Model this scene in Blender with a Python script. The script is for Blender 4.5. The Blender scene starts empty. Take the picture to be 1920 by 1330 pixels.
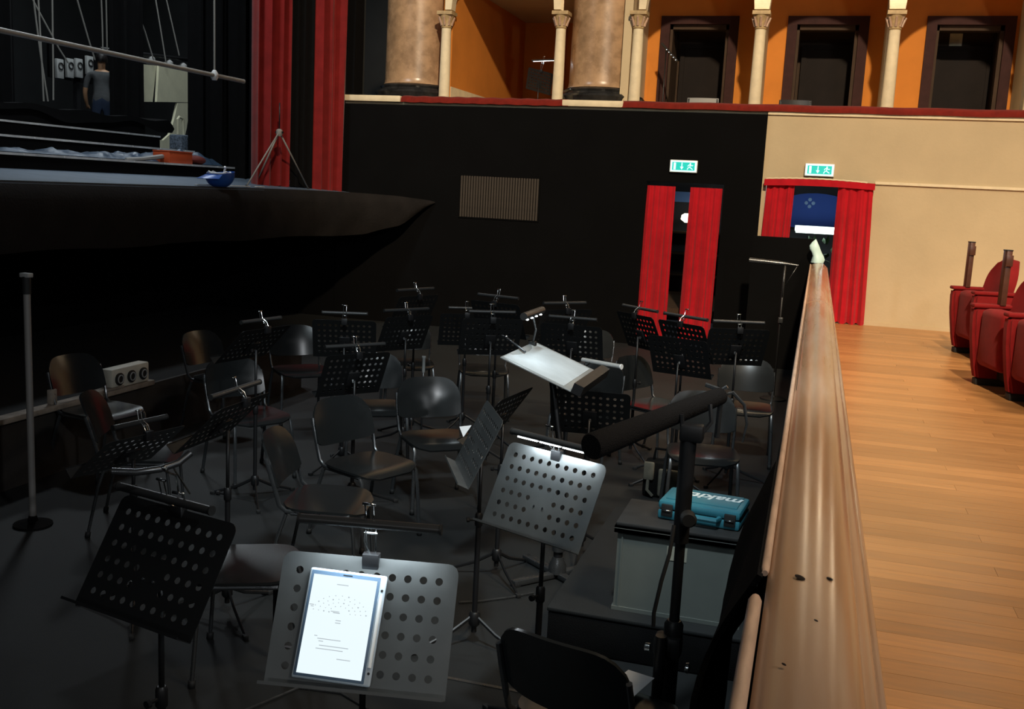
import bpy, bmesh, math, random
from mathutils import Vector, Matrix
random.seed(7)
scene = bpy.context.scene
COL = scene.collection
PI = math.pi

# ------------------------------------------------------------------ camera
F, CXP, CYP, ROLL, HC = 1900.0, 960.0, 665.0, 0.05, 2.1
PITCH = math.atan((CYP - 358.0) / F)
YAW = math.radians(16.2603)
fw = Vector((-math.sin(YAW) * math.cos(PITCH), math.cos(YAW) * math.cos(PITCH), -math.sin(PITCH)))
r0 = Vector((math.cos(YAW), math.sin(YAW), 0)); u0 = r0.cross(fw)
rt = r0 * math.cos(ROLL) + u0 * math.sin(ROLL); up = rt.cross(fw)
CAM = Vector((0, 0, HC))
cd = bpy.data.cameras.new('camera'); cam = bpy.data.objects.new('camera', cd); COL.objects.link(cam)
cd.sensor_width = 36; cd.lens = 36 * F / 1920; cd.clip_start = 0.05; cd.clip_end = 200
m = Matrix((rt, up, -fw)).transposed().to_4x4(); m.translation = CAM
cam.matrix_world = m
scene.camera = cam

# ------------------------------------------------------------------ world, house light, exposure
w = bpy.data.worlds.new('world'); scene.world = w; w.use_nodes = True
bg = w.node_tree.nodes['Background']; bg.inputs[0].default_value = (0.75, 0.85, 1.0, 1); bg.inputs[1].default_value = 0.012
scene.view_settings.view_transform = 'Standard'; scene.view_settings.look = 'None'
scene.view_settings.gamma = 1; scene.view_settings.exposure = 0.0
scene.view_settings.use_curve_mapping = False

def lamp(kind, loc, power, color, size=.2, target=None, name='house_light', spot=None):
    l = bpy.data.lights.new(name, kind); l.energy = power; l.color = color
    if kind == 'AREA': l.shape = 'DISK'; l.size = size
    else: l.shadow_soft_size = size
    if spot: l.spot_size = spot; l.spot_blend = .5
    o = bpy.data.objects.new(name, l); COL.objects.link(o); o.location = loc
    if target is not None:
        o.rotation_euler = (Vector(target) - Vector(loc)).to_track_quat('-Z', 'Y').to_euler()
    return o
WARM = (1.0, .80, .56)
lamp('SPOT', (1.7, -1.5, 12.3), 12500, WARM, .28, (-.1, 14.4, 4.2), spot=math.radians(51))          # house spot from the dome on the tier and wall
lamp('SPOT', (4.2, 8.0, 9.5), 2400, WARM, .8, (2.9, 10.0, 0), spot=math.radians(66))                # down-lights over the stalls
lamp('SPOT', (4.2, 2.0, 9.5), 2200, WARM, .8, (2.3, 4.5, 0), spot=math.radians(54))
lamp('AREA', (-11.0, 15.0, 8.5), 260, (.86, .95, 1.0), 1.5, (-11.0, 15.0, 0), 'stage_light')
lamp('AREA', (-7.4, 9.5, 7.6), 150, (.86, .94, 1.0), .8, (-9.6, 12.0, 2), 'stage_light')  # second stage light, added to brighten the white step edges
for q_ in ((8.0, .5, 4.7), (5.5, -1.8, 6.0), (3.0, -9.0, 5.0), (-1.5, -10.0, 5.0)): lamp('POINT', q_, 560 if q_[0] == 5.5 else 130, (.93, .97, 1.0), .20, name='highlight_light')   # unseen lights added behind the camera for highlights on chairs and lamps
lamp('SPOT', (-.4, 1.6, 6.6), 1250, (.82, .95, 1.0), .25, (-1.35, 6.6, 0), 'pit_fill_light', spot=math.radians(44))  # cool fill spot added over the pit, its cone leaving the left side dark

# ------------------------------------------------------------------ pixel helpers (photo 1920x1330)
def ray(x, y): return (fw * F + rt * (x - CXP) - up * (y - CYP)).normalized()
def atz(x, y, z): d = ray(x, y); return CAM + d * ((z - HC) / d.z)
def atY(x, y, Y): d = ray(x, y); return CAM + d * (Y / d.y)
def atX(x, y, X): d = ray(x, y); return CAM + d * (X / d.x)

# ------------------------------------------------------------------ materials
MATS = {}
def mat(name, color, rough=.6, metal=0.0, var=0.0, vscale=8.0, bump=0.0, bscale=60.0, stretch=(1, 1, 1), emit=0.0, rvar=0.0, spec=.5, objrand=0.0, sheen=0.0, coat=0.0):
    if name in MATS: return MATS[name]
    mt = bpy.data.materials.new(name); mt.use_nodes = True; nt = mt.node_tree; N = nt.nodes; L = nt.links
    b = N['Principled BSDF']
    c = (color[0], color[1], color[2], 1)
    b.inputs['Base Color'].default_value = c; b.inputs['Roughness'].default_value = rough; b.inputs['Metallic'].default_value = metal
    b.inputs['Specular IOR Level'].default_value = spec
    if sheen: b.inputs['Sheen Weight'].default_value = sheen
    if coat: b.inputs['Coat Weight'].default_value = coat; b.inputs['Coat Roughness'].default_value = .15
    if emit: b.inputs['Emission Color'].default_value = c; b.inputs['Emission Strength'].default_value = emit
    if var or bump or rvar or objrand:
        tc = N.new('ShaderNodeTexCoord'); mp = N.new('ShaderNodeMapping'); mp.inputs['Scale'].default_value = stretch
        L.new(tc.outputs['Object'], mp.inputs['Vector'])
        if objrand:
            oi = N.new('ShaderNodeObjectInfo'); ad = N.new('ShaderNodeVectorMath'); ad.operation = 'ADD'
            sc = N.new('ShaderNodeMath'); sc.operation = 'MULTIPLY'; sc.inputs[1].default_value = 40
            L.new(oi.outputs['Random'], sc.inputs[0]); L.new(mp.outputs[0], ad.inputs[0]); L.new(sc.outputs[0], ad.inputs[1])
            vec = ad.outputs[0]
        else: vec = mp.outputs[0]
        if var or rvar or objrand:
            nz = N.new('ShaderNodeTexNoise'); nz.inputs['Scale'].default_value = vscale; nz.inputs['Detail'].default_value = 6; nz.inputs['Roughness'].default_value = .6
            L.new(vec, nz.inputs['Vector'])
            mr = N.new('ShaderNodeMapRange'); mr.inputs[1].default_value = .3; mr.inputs[2].default_value = .7
            mr.inputs[3].default_value = 1 - var; mr.inputs[4].default_value = 1 + var
            L.new(nz.outputs[0], mr.inputs[0]); val = mr.outputs[0]
            if objrand:
                m2 = N.new('ShaderNodeMapRange'); m2.inputs[3].default_value = 1 - objrand; m2.inputs[4].default_value = 1 + objrand
                L.new(oi.outputs['Random'], m2.inputs[0])
                mm = N.new('ShaderNodeMath'); mm.operation = 'MULTIPLY'; L.new(val, mm.inputs[0]); L.new(m2.outputs[0], mm.inputs[1]); val = mm.outputs[0]
            vm = N.new('ShaderNodeVectorMath'); vm.operation = 'SCALE'; vm.inputs[0].default_value = color
            L.new(val, vm.inputs['Scale']); L.new(vm.outputs[0], b.inputs['Base Color'])
            if rvar:
                m3 = N.new('ShaderNodeMapRange'); m3.inputs[1].default_value = .3; m3.inputs[2].default_value = .7
                m3.inputs[3].default_value = max(.05, rough - rvar); m3.inputs[4].default_value = rough + rvar
                L.new(nz.outputs[0], m3.inputs[0]); L.new(m3.outputs[0], b.inputs['Roughness'])
        if bump:
            nb = N.new('ShaderNodeTexNoise'); nb.inputs['Scale'].default_value = bscale; nb.inputs['Detail'].default_value = 4
            L.new(vec, nb.inputs['Vector'])
            bp = N.new('ShaderNodeBump'); bp.inputs['Strength'].default_value = bump; bp.inputs['Distance'].default_value = .02
            L.new(nb.outputs[0], bp.inputs['Height']); L.new(bp.outputs[0], b.inputs['Normal'])
    MATS[name] = mt
    return mt
def emat(name, color, s):
    m_ = mat(name, (.02, .02, .02), .4, emit=s); e_ = m_.node_tree.nodes['Principled BSDF'].inputs['Emission Color']
    e_.default_value = (color[0], color[1], color[2], 1)
    return m_

M = dict(
    plastic=mat('black_plastic', (.0135, .0148, .0152), .23, var=.05, vscale=9, rvar=.015),
    tube=mat('grey_tube', (.11, .115, .12), .30, .75, rvar=.1, vscale=20),
    dark_metal=mat('black_metal', (.012, .012, .013), .42, .1),
    shaded_desk=mat('shaded_desk', (.010, .0105, .011), .45, .2),  # desk metal darkened to imitate stands out of the lamplight
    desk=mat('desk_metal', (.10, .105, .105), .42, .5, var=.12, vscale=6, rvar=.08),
    chrome=mat('chrome', (.6, .62, .62), .2, 1.0),
    bar=mat('lamp_bar', (.045, .045, .045), .35, .3),
    pit_floor=mat('pit_carpet', (.0072, .0086, .0092), .7, var=.35, vscale=1.6, bump=.2, bscale=300),
    black_wall=mat('black_wall', (.0020, .0020, .0022), .9, var=.2, vscale=2, spec=.12),
    black_cloth=mat('black_cloth', (.0040, .0040, .0043), .95, var=.2, vscale=10, bump=.3, bscale=200, spec=.15),
    skirt=mat('brown_black_skirt', (.011, .009, .008), .9, var=.3, vscale=3, bump=.3, bscale=40, spec=.2),
    cream=mat('cream_plaster', (.56, .445, .275), .75, var=.07, vscale=1.3, bump=.12, bscale=25, spec=.3),
    cream2=mat('cream_stone', (.78, .66, .44), .6, var=.10, vscale=7, bump=.1, bscale=40, spec=.4),
    orange=mat('orange_plaster', (.66, .23, .035), .8, var=.08, vscale=1.8, bump=.05, bscale=30, spec=.25),
    velvet=mat('red_velvet', (.19, .008, .009), .85, var=.12, vscale=12, sheen=.04, spec=.15),
    curtain=mat('red_curtain', (.50, .009, .018), .85, var=.12, vscale=6, sheen=.1, spec=.15),
    cushion=mat('red_cushion', (.17, .011, .005), .85, var=.2, vscale=14, sheen=.1, spec=.2),
    stagered=mat('stage_red_curtain', (.20, .012, .011), .9, var=.18, vscale=5, sheen=.15, spec=.15),
    marble=mat('brown_marble', (.38, .24, .135), .28, var=.42, vscale=3.5, rvar=.06, spec=.5),
    black_marble=mat('black_marble', (.022, .022, .022), .15, var=.5, vscale=9),
    door=mat('dark_door', (.011, .007, .0055), .7, var=.2, vscale=6, spec=.2),
    door_frame=mat('maroon_frame', (.040, .014, .012), .7, var=.2, vscale=8, spec=.2),
    vestibule=mat('brown_vestibule', (.060, .037, .023), .75, var=.15, vscale=4, spec=.2),
    wood=mat('floor_plank', (.42, .20, .072), .34, var=.16, vscale=3.0, stretch=(1.2, 14, 14), objrand=.16, rvar=.06, spec=.4),
    stage=mat('stage_floor', (.10, .14, .19), .6, var=.15, vscale=3),
    whiteedge=mat('white_edge', (.62, .64, .64), .5, var=.25, vscale=4),
    paper=mat('paper', (.78, .80, .82), .7),
    crate=mat('grey_crate', (.12, .135, .125), .55, var=.06, vscale=8),
    crate_lid=mat('crate_lid', (.022, .022, .022), .6, var=.2, vscale=12),
    teal=mat('teal_case', (.03, .17, .225), .4, var=.08, vscale=9),
    white=mat('white_plastic', (.8, .8, .78), .4),
    brass_post=mat('brown_post', (.085, .035, .022), .35, var=.2, vscale=12),
    foam=mat('black_foam', (.012, .011, .011), .95, bump=.6, bscale=260, spec=.1),
    rubber=mat('rubber', (.01, .01, .01), .7),
    bag=mat('canvas_bag', (.10, .095, .075), .85, var=.2, vscale=20),
    skin=mat('skin', (.42, .23, .12), .6),
    shirt=mat('grey_shirt', (.075, .08, .082), .9, var=.15, vscale=18),
    jeans=mat('blue_jeans', (.02, .035, .07), .9),
    hair=mat('dark_hair', (.008, .006, .005), .5),
    tarp=mat('blue_tarp', (.035, .065, .11), .45, var=.3, vscale=12, bump=.4, bscale=20),
    blue=mat('blue_hat', (.02, .10, .42), .4),
    orangebox=mat('orange_box', (.60, .085, .02), .6),
    rope=mat('rope', (.30, .29, .26), .8),
    pipe=mat('pipe', (.34, .33, .30), .5, .2),
    panel=mat('cream_flat', (.62, .60, .42), .8, var=.08, vscale=5),
    beam=mat('dusty_beam', (.26, .22, .18), .8, var=.4, vscale=8),
    led=emat('led', (.86, .95, 1.0), 9.0),
    leddim=emat('led_dim', (.9, .97, 1.0), 3.0),
    tip=mat('grey_dust', (.33, .33, .32), .6),
)
# the handrail: worn varnish, brown with greyed scuffed areas
def rail_material():
    mt = bpy.data.materials.new('worn_rail'); mt.use_nodes = True; N = mt.node_tree.nodes; L = mt.node_tree.links
    b = N['Principled BSDF']; tc = N.new('ShaderNodeTexCoord'); mp = N.new('ShaderNodeMapping'); mp.inputs['Scale'].default_value = (7, .5, 7)
    L.new(tc.outputs['Object'], mp.inputs['Vector'])
    n1 = N.new('ShaderNodeTexNoise'); n1.inputs['Scale'].default_value = 2.2; n1.inputs['Detail'].default_value = 7; L.new(mp.outputs[0], n1.inputs['Vector'])
    cr = N.new('ShaderNodeValToRGB'); e = cr.color_ramp.elements
    e[0].position = .36; e[0].color = (.36, .19, .095, 1); e[1].position = .70; e[1].color = (.42, .28, .19, 1)
    L.new(n1.outputs[0], cr.inputs[0])
    n2 = N.new('ShaderNodeTexNoise'); n2.inputs['Scale'].default_value = 26; n2.inputs['Detail'].default_value = 3; L.new(tc.outputs['Object'], n2.inputs['Vector'])
    c2 = N.new('ShaderNodeValToRGB'); c2.color_ramp.elements[0].position = .10; c2.color_ramp.elements[1].position = .14
    L.new(n2.outputs[0], c2.inputs[0])
    mx = N.new('ShaderNodeMixRGB'); mx.inputs[1].default_value = (.05, .03, .02, 1); L.new(c2.outputs[0], mx.inputs[0]); L.new(cr.outputs[0], mx.inputs[2])
    L.new(mx.outputs[0], b.inputs['Base Color'])
    rr = N.new('ShaderNodeMapRange'); rr.inputs[3].default_value = .14; rr.inputs[4].default_value = .30; L.new(n1.outputs[0], rr.inputs[0]); L.new(rr.outputs[0], b.inputs['Roughness'])
    return mt
M['rail'] = rail_material()
M['rail_trim'] = mat('rail_trim', (.50, .33, .23), .45, var=.2, vscale=10, stretch=(4, .8, 4))
M['rail_panel'] = mat('rail_panel', (.30, .17, .09), .5, var=.1)

# ------------------------------------------------------------------ mesh builder
class MB:
    def __init__(s): s.v = []; s.f = []; s.sm = []
    def add(s, vs, fs, smooth=False, mtx=None):
        o = len(s.v)
        s.v += [tuple(mtx @ Vector(p)) if mtx else tuple(p) for p in vs]
        s.f += [tuple(i + o for i in f) for f in fs]; s.sm += [smooth] * len(fs); return s
    def box(s, x0, x1, y0, y1, z0, z1, mtx=None):
        vs = [(x, y, z) for z in (z0, z1) for y in (y0, y1) for x in (x0, x1)]
        return s.add(vs, [(0, 2, 3, 1), (4, 5, 7, 6), (0, 1, 5, 4), (1, 3, 7, 5), (3, 2, 6, 7), (2, 0, 4, 6)], False, mtx)
    def rbox(s, x0, x1, y0, y1, z0, z1, r=.01, seg=2, mtx=None):
        bm = bmesh.new(); bmesh.ops.create_cube(bm, size=1)
        for v in bm.verts: v.co = Vector(((x0 + x1) / 2 + v.co.x * (x1 - x0), (y0 + y1) / 2 + v.co.y * (y1 - y0), (z0 + z1) / 2 + v.co.z * (z1 - z0)))
        bmesh.ops.bevel(bm, geom=bm.edges[:], offset=r, segments=seg, affect='EDGES', profile=.5)
        return s.bm(bm, True, mtx)
    def bm(s, bm, smooth=False, mtx=None):
        bm.verts.index_update(); s.add([v.co.copy() for v in bm.verts], [[v.index for v in f.verts] for f in bm.faces], smooth, mtx); bm.free(); return s
    def tube(s, pts, r, n=8, caps=True, mtx=None, flat=1.0):
        pts = [Vector(p) for p in pts]; rs = r if isinstance(r, (list, tuple)) else [r] * len(pts)
        vs = []; ref = None
        for i, p in enumerate(pts):
            t = (pts[min(i + 1, len(pts) - 1)] - pts[max(i - 1, 0)])
            t = t.normalized() if t.length > 1e-9 else Vector((0, 0, 1))
            if ref is None: ref = Vector((0, 0, 1)) if abs(t.z) < .9 else Vector((1, 0, 0))
            a = (ref - t * ref.dot(t)); a = a.normalized() if a.length > 1e-6 else t.orthogonal().normalized()
            ref = a; b = t.cross(a)
            for k in range(n):
                q = 2 * PI * k / n; vs.append(p + a * math.cos(q) * rs[i] + b * math.sin(q) * rs[i] * flat)
        fs = [(i * n + k, i * n + (k + 1) % n, (i + 1) * n + (k + 1) % n, (i + 1) * n + k) for i in range(len(pts) - 1) for k in range(n)]
        s.add(vs, fs, True, mtx)
        if caps:
            o = len(s.v) - len(vs)
            s.f += [tuple(o + k for k in reversed(range(n))), tuple(o + (len(pts) - 1) * n + k for k in range(n))]; s.sm += [False, False]
        return s
    def lathe(s, prof, n=20, mtx=None):
        vs = [(r * math.cos(2 * PI * k / n), r * math.sin(2 * PI * k / n), z) for r, z in prof for k in range(n)]
        fs = [(i * n + k, i * n + (k + 1) % n, (i + 1) * n + (k + 1) % n, (i + 1) * n + k) for i in range(len(prof) - 1) for k in range(n)]
        fs += [tuple(reversed(range(n))), tuple((len(prof) - 1) * n + k for k in range(n))]
        return s.add(vs, fs, True, mtx)
    def prism(s, poly, d, mtx=None):          # poly in local XY, extruded by d along local Z
        n = len(poly); vs = [(x, y, 0) for x, y in poly] + [(x, y, d) for x, y in poly]
        fs = [tuple(reversed(range(n))), tuple(range(n, 2 * n))] + [(i, (i + 1) % n, n + (i + 1) % n, n + i) for i in range(n)]
        return s.add(vs, fs, False, mtx)
    def mesh(s, name, material):
        me = bpy.data.meshes.new(name); me.from_pydata(s.v, [], s.f); me.materials.append(material)
        me.polygons.foreach_set('use_smooth', s.sm); me.update(); fixn(me); return me
def fixn(me):
    bm = bmesh.new(); bm.from_mesh(me); bmesh.ops.recalc_face_normals(bm, faces=bm.faces[:])
    for e in bm.edges:
        if len(e.link_faces) == 2 and e.calc_face_angle(0) > math.radians(40): e.smooth = False
    bm.to_mesh(me); bm.free()
def curved_sheet(fn, nu, nv, thick):          # fn(u,v) in 0..1 -> point
    bm = bmesh.new(); g = [[bm.verts.new(fn(i / nu, j / nv)) for i in range(nu + 1)] for j in range(nv + 1)]
    for j in range(nv):
        for i in range(nu): bm.faces.new((g[j][i], g[j][i + 1], g[j + 1][i + 1], g[j + 1][i]))
    bm.normal_update()
    if thick: bmesh.ops.solidify(bm, geom=bm.faces[:], thickness=thick)
    return MB().bm(bm, True)
def link(o, parent=None):
    COL.objects.link(o)
    if parent: o.parent = parent
    return o
def part(name, mb, material, parent=None, label=None):
    me = mb if isinstance(mb, bpy.types.Mesh) else mb.mesh(name, M[material] if isinstance(material, str) else material)
    o = link(bpy.data.objects.new(name, me), parent)
    if label: o['label'] = label
    return o
CACHE = {}
def cpart(key, name, build, material, parent, label=None):     # shared mesh data between alike parts
    if key not in CACHE: CACHE[key] = build().mesh(name, M[material])
    return part(name, CACHE[key], material, parent, label)
def thing(name, label, cat, loc=(0, 0, 0), rz=0, group=None):
    o = link(bpy.data.objects.new(name, None)); o.empty_display_size = .1
    o.location = loc; o.rotation_euler = (0, 0, rz); o['label'] = label; o['category'] = cat
    if group: o['group'] = group
    return o
def tag(o, label, cat, group=None):
    o['label'] = label; o['category'] = cat
    if group: o['group'] = group
    return o
def struct(name, mb, material, label=None, parent=None):
    o = part(name, mb, material, parent)
    if not parent:
        o['kind'] = 'structure'
        if label: o['label'] = label
    return o
def rotm(axis, a): return Matrix.Rotation(a, 4, axis)
def T(x, y, z): return Matrix.Translation((x, y, z))

# ================================================================== THE PIT AND THE ROOM
WY = 14.44           # far wall of the house
AF = .54             # stalls floor
SX, SZ = -6.9, 1.95  # stage front line and level
struct('floor', MB().box(-9.5, .02, -1.5, WY + .1, -.12, 0), 'pit_floor', 'black carpeted floor of the sunken orchestra pit')
# far black wall with an opening for the curtained exit
bw = MB()
E1L, E1R, E1T = -2.36, -1.28, 2.33
bw.box(-7.15, E1L, WY - .04, WY + .25, 0, 3.285).box(E1R, -.775, WY - .04, WY + .25, 0, 3.285).box(E1L, E1R, WY - .04, WY + .25, E1T, 3.285)
struct('wall_back', bw, 'black_wall', 'matt black wall at the end of the pit')
# cream wall of the stalls with the second exit
cw = MB(); E2L, E2R, E2T = -.72, .66, 2.40
cw.box(-.775, E2L, WY, WY + .25, 0, 3.285).box(E2L, E2R, WY, WY + .25, E2T, 3.285).box(E2R, 6.5, WY, WY + .25, 0, 3.285)
struct('wall_stalls', cw, 'cream', 'cream plaster wall beside the stalls')
struct('trim_1', MB().box(E2R + .02, 6.5, WY - .03, WY, 2.42, 2.455), 'cream2', 'thin moulding on the cream wall')
struct('baseboard_stalls', MB().box(E2R, 6.5, WY - .015, WY, AF, AF + .05), 'cream')
struct('wall_under_stage', MB().box(-9.6, -9.5, -1.5, WY + .3, -.1, 1.75).box(-9.5, -7.15, WY, WY + .25, 0, 1.75).box(-9.6, .1, -1.6, -1.5, -.1, 1.75), 'black_wall')
# stalls floor with planks
struct('floor_stalls', MB().box(.02, 6.5, -1.5, WY + .2, .3, AF - .012), 'wood', 'subfloor of the stalls')
fl = bpy.data.objects['floor_stalls']
PL = {}
def plank(x0, x1, y0, y1):
    L_, W_ = round(x1 - x0, 2), round(y1 - y0, 3)
    k = (L_, W_)
    if k not in PL: PL[k] = MB().box(0, L_ - .0015, 0, W_ - .0015, 0, .012).mesh('plank', M['wood'])
    o = part('plank', PL[k], 'wood', fl); o.location = (x0, y0, AF - .012)
pw = .118; y = .9; row = 0; rest = MB()
while y < WY:
    off = [0, .9, .45, 1.3][row % 4] - .45
    xs = [.10, 1.35 + off, 3.35 + off, 6.5]
    for a, b in zip(xs[:2], xs[1:3]): plank(a, b, y, min(y + pw, WY))
    rest.box(xs[2], 6.5, y, min(y + pw, WY) - .0015, AF - .012, AF)
    y += pw; row += 1
st = MB().box(.10, 6.5, -1.5, .9, AF - .012, AF); st.add(rest.v, rest.f); o = part('plank_strip', st, 'wood', fl); o['kind'] = 'stuff'

# ------------------------------------------------------------------ handrail between pit and stalls
def rail_profile():
    # X across, Z up
    return [(-.030, 1.30), (-.030, 1.365), (-.018, 1.378), (.000, 1.388), (.030, 1.398), (.060, 1.401), (.090, 1.398), (.118, 1.389), (.132, 1.378), (.136, 1.366), (.150, 1.362), (.160, 1.35), (.160, 1.325), (.150, 1.31), (.11, 1.30)]
def extr(profile, y0, y1, n=1):
    mb = MB(); k = len(profile)
    vs = [(x, y0 + (y1 - y0) * j / n, z) for j in range(n + 1) for x, z in profile]
    fs = [(j * k + i, j * k + (i + 1) % k, (j + 1) * k + (i + 1) % k, (j + 1) * k + i) for j in range(n) for i in range(k)]
    fs += [tuple(range(k)), tuple(n * k + i for i in reversed(range(k)))]
    return mb.add(vs, fs, True)
rl = thing('handrail', 'long varnished wooden handrail between the pit and the parquet', 'railing', (0, 0, 0))
part('rail_section', extr(rail_profile(), -.6, 4.1, 6), 'rail', rl)
p2 = [(x * .99 + .0006, z - .002) for x, z in rail_profile()]
part('rail_section', extr(p2, 4.104, 7.9, 6), 'rail', rl)
part('rail_section', extr([(x, z) for x, z in rail_profile()], 7.904, 13.30, 8), 'rail', rl)
def bead(y0, y1, x, r, z):
    return MB().tube([(x, y0, z), (x, y0 + .02, z), (x, y1 - .02, z), (x, y1, z)], [r * .7, r, r, r * .7], 10)
part('edge_bead', bead(-.6, 1.86, -.046, .013, 1.372), 'rail_trim', rl, 'pale worn bead along the near edge')
part('edge_bead', bead(2.0, 13.28, -.036, .009, 1.372), 'rail_trim', rl)
part('edge_bead', bead(-.6, 13.30, .162, .010, 1.338), 'rail', rl)
part('parapet', MB().box(.0, .12, -1.2, 13.30, 0, 1.30), 'rail_panel', rl)
# black cloth hung on the pit side of the handrail
def hang(u, v):
    y = 1.9 + 11.3 * u; z = 1.375 * (1 - v)
    x = -.055 - .018 * math.sin(u * 90) * v - .035 * v * (.5 + .5 * math.sin(u * 37 + 1))
    if v == 0: x = -.02; 
    return (x, y, z)
tag(part('pit_drape', curved_sheet(hang, 130, 8, .006), 'black_cloth'), 'black cloth hung along the pit side of the handrail', 'drape')
def bunch(u, v):      # loose piece folded over the rail near the crate
    y = 1.98 + .95 * u + .04 * math.sin(v * 5); a = v
    x = -.050 - .05 * math.sin(a * PI) - .030 * math.sin(u * 9 + v * 3) * v - .10 * v * v * (1 - .55 * u)
    z = 1.375 - .40 * v - .025 * math.sin(u * 14) * v
    return (x, y, z)
tag(part('folded_cloth', curved_sheet(bunch, 24, 10, .012), 'black_cloth'), 'loose black cloth bunched over the handrail above the grey crate', 'cloth')
# end panel of the pit
struct('wall_pit_end', MB().box(-.77, .0, 13.36, 13.42, 0, 1.685), 'black_wall', 'low black partition closing the pit by the handrail end')
struct('wall_pit_end_post', MB().box(.0, .16, 13.34, 13.44, 0, 1.36), 'black_wall')

# pale plastic bag on the rail end
def blob(u, v):
    a = u * 2 * PI; h = v
    r = [.075, .078, .066, .060, .064, .058, .035, .004][min(7, int(h * 7.001))]
    cx = .04 - .05 * h + .015 * math.sin(h * 7); z = 1.402 + .29 * h
    rr = r * (1 + .10 * math.sin(3 * a + 5 * h))
    return (cx + rr * math.cos(a), 13.20 + .8 * rr * math.sin(a), z)
tag(part('plastic_bag', curved_sheet(blob, 18, 7, 0), mat('pale_plastic', (.62, .88, .86), .35)), 'pale crumpled plastic bag standing on the far end of the handrail', 'bag')

# ------------------------------------------------------------------ exits: curtains, signs, corridor
def curtain(name, a, b, z0, z1, folds, amp, material, label, cat='curtain', flare=0.0, lean=0.0, group=None, parent=None, thick=.012, header=True):
    a = Vector(a); b = Vector(b); d = (b - a); L_ = d.length; d.normalize(); nrm = Vector((-d.y, d.x))
    ph = random.random() * 6
    def fn(u, v):
        k = amp * (.35 + .65 * min(1, v * 2.2))
        uu = u + flare * (u - .5) * v
        p = a + d * (uu * L_ + lean * v) + nrm * (k * math.sin(u * folds * 2 * PI + ph + .6 * math.sin(v * 2 + u * 5)) + .3 * k * math.sin(u * folds * 4.7 * PI + 2 * ph))
        return (p.x, p.y, z1 - (z1 - z0) * v + (.012 * math.sin(u * folds * 2 * PI) if v == 1 else 0))
    return tag(part(name, curved_sheet(fn, int(folds * 12), 10, thick), material), label, cat, group)
yc = WY + .02
curtain('exit_curtain', (-2.34, yc), (-1.95, yc), .08, 2.27, 4.5, .028, 'curtain', 'left red curtain of the exit in the black wall', flare=.10, lean=-.02)
curtain('exit_curtain', (-1.74, yc), (-1.30, yc), .08, 2.27, 4.5, .028, 'curtain', 'right red curtain of the exit in the black wall', flare=.02, lean=-.02)
curtain('exit_curtain', (-.70, yc - .06), (-.34, yc - .06), AF + .01, 2.36, 4, .03, 'curtain', 'left red curtain of the exit in the cream wall, behind the black partition', lean=-.03)
curtain('exit_curtain', (.22, yc - .08), (.66, yc - .08), AF + .01, 2.36, 4, .035, 'curtain', 'wide red curtain of the exit in the cream wall, reaching the parquet', flare=.12, lean=.03)
pel = thing('curtain_pelmet', 'red pelmet with pale fringed edge above the exit in the cream wall', 'pelmet', (0, 0, 0))
def pelf(u, v): return (-.74 + 1.42 * u, WY - .10 - .01 * math.sin(u * 40), 2.425 + .02 * math.sin(u * PI) - .085 * v)
part('valance', curved_sheet(pelf, 60, 2, .012), 'curtain', pel)
part('fringe', MB().tube([(-.72 + 1.30 * i / 30, WY - .10, 2.432 + .022 * math.sin(i / 30 * PI) + .004 * (i % 2)) for i in range(31)], .012, 6), 'cream2', pel)
part('rail_board', MB().box(-.74, .68, WY - .10, WY, 2.40, 2.418), 'door_frame', pel)
def exit_sign(cx, z0, z1, label):
    hw = .19; t = thing('exit_sign', label, 'sign', (cx, WY - .05, z0))
    h = z1 - z0; g = emat('sign_green', (.0, .62, .48), 1.1); wt = emat('sign_white', (.62, 1.0, .93), 1.6)
    part('housing', MB().rbox(-hw, hw, -.035, .05, 0, h, .008), 'white', t)
    part('light_border', MB().box(-hw + .012, hw - .012, -.040, -.036, .012, h - .012), wt, t)
    part('green_panel', MB().box(-hw + .034, hw - .034, -.044, -.041, .030, h - .030), g, t)
    def pic(nm, mb): part(nm, mb, wt, t)
    y0, y1 = -.049, -.045
    pic('door_symbol', MB().box(-.135, -.105, y0, y1, .038, h - .038))
    ar = MB().box(-.028, -.016, y0, y1, .07, h - .036)
    ar.add([(-.046, y0, .078), (.002, y0, .078), (-.022, y0, .038), (-.046, y1, .078), (.002, y1, .078), (-.022, y1, .038)], [(0, 1, 2), (3, 5, 4), (0, 3, 4, 1), (1, 4, 5, 2), (2, 5, 3, 0)])
    pic('arrow_symbol', ar)
    man = MB(); c = .095
    man.tube([(c - .002, y1, h - .048), (c - .002, y0, h - .048)], .011, 10)
    for (ax, az), (bx, bz) in [((0, .098), (-.006, .066)), ((-.006, .066), (-.030, .058)), ((-.030, .058), (-.040, .036)), ((-.006, .066), (.014, .052)), ((.014, .052), (.034, .040)), ((0, .096), (-.026, .090)), ((-.026, .090), (-.034, .074)), ((0, .096), (.020, .082)), ((.020, .082), (.036, .090))]:
        man.tube([(c + ax, -.047, az * h / .15), (c + bx, -.047, bz * h / .15)], .0055, 6)
    pic('running_figure_symbol', man)
exit_sign(-1.85, 2.465, 2.635, 'green lit exit sign on the black wall')
exit_sign(-.04, 2.49, 2.66, 'green lit exit sign on the cream wall')
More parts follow.
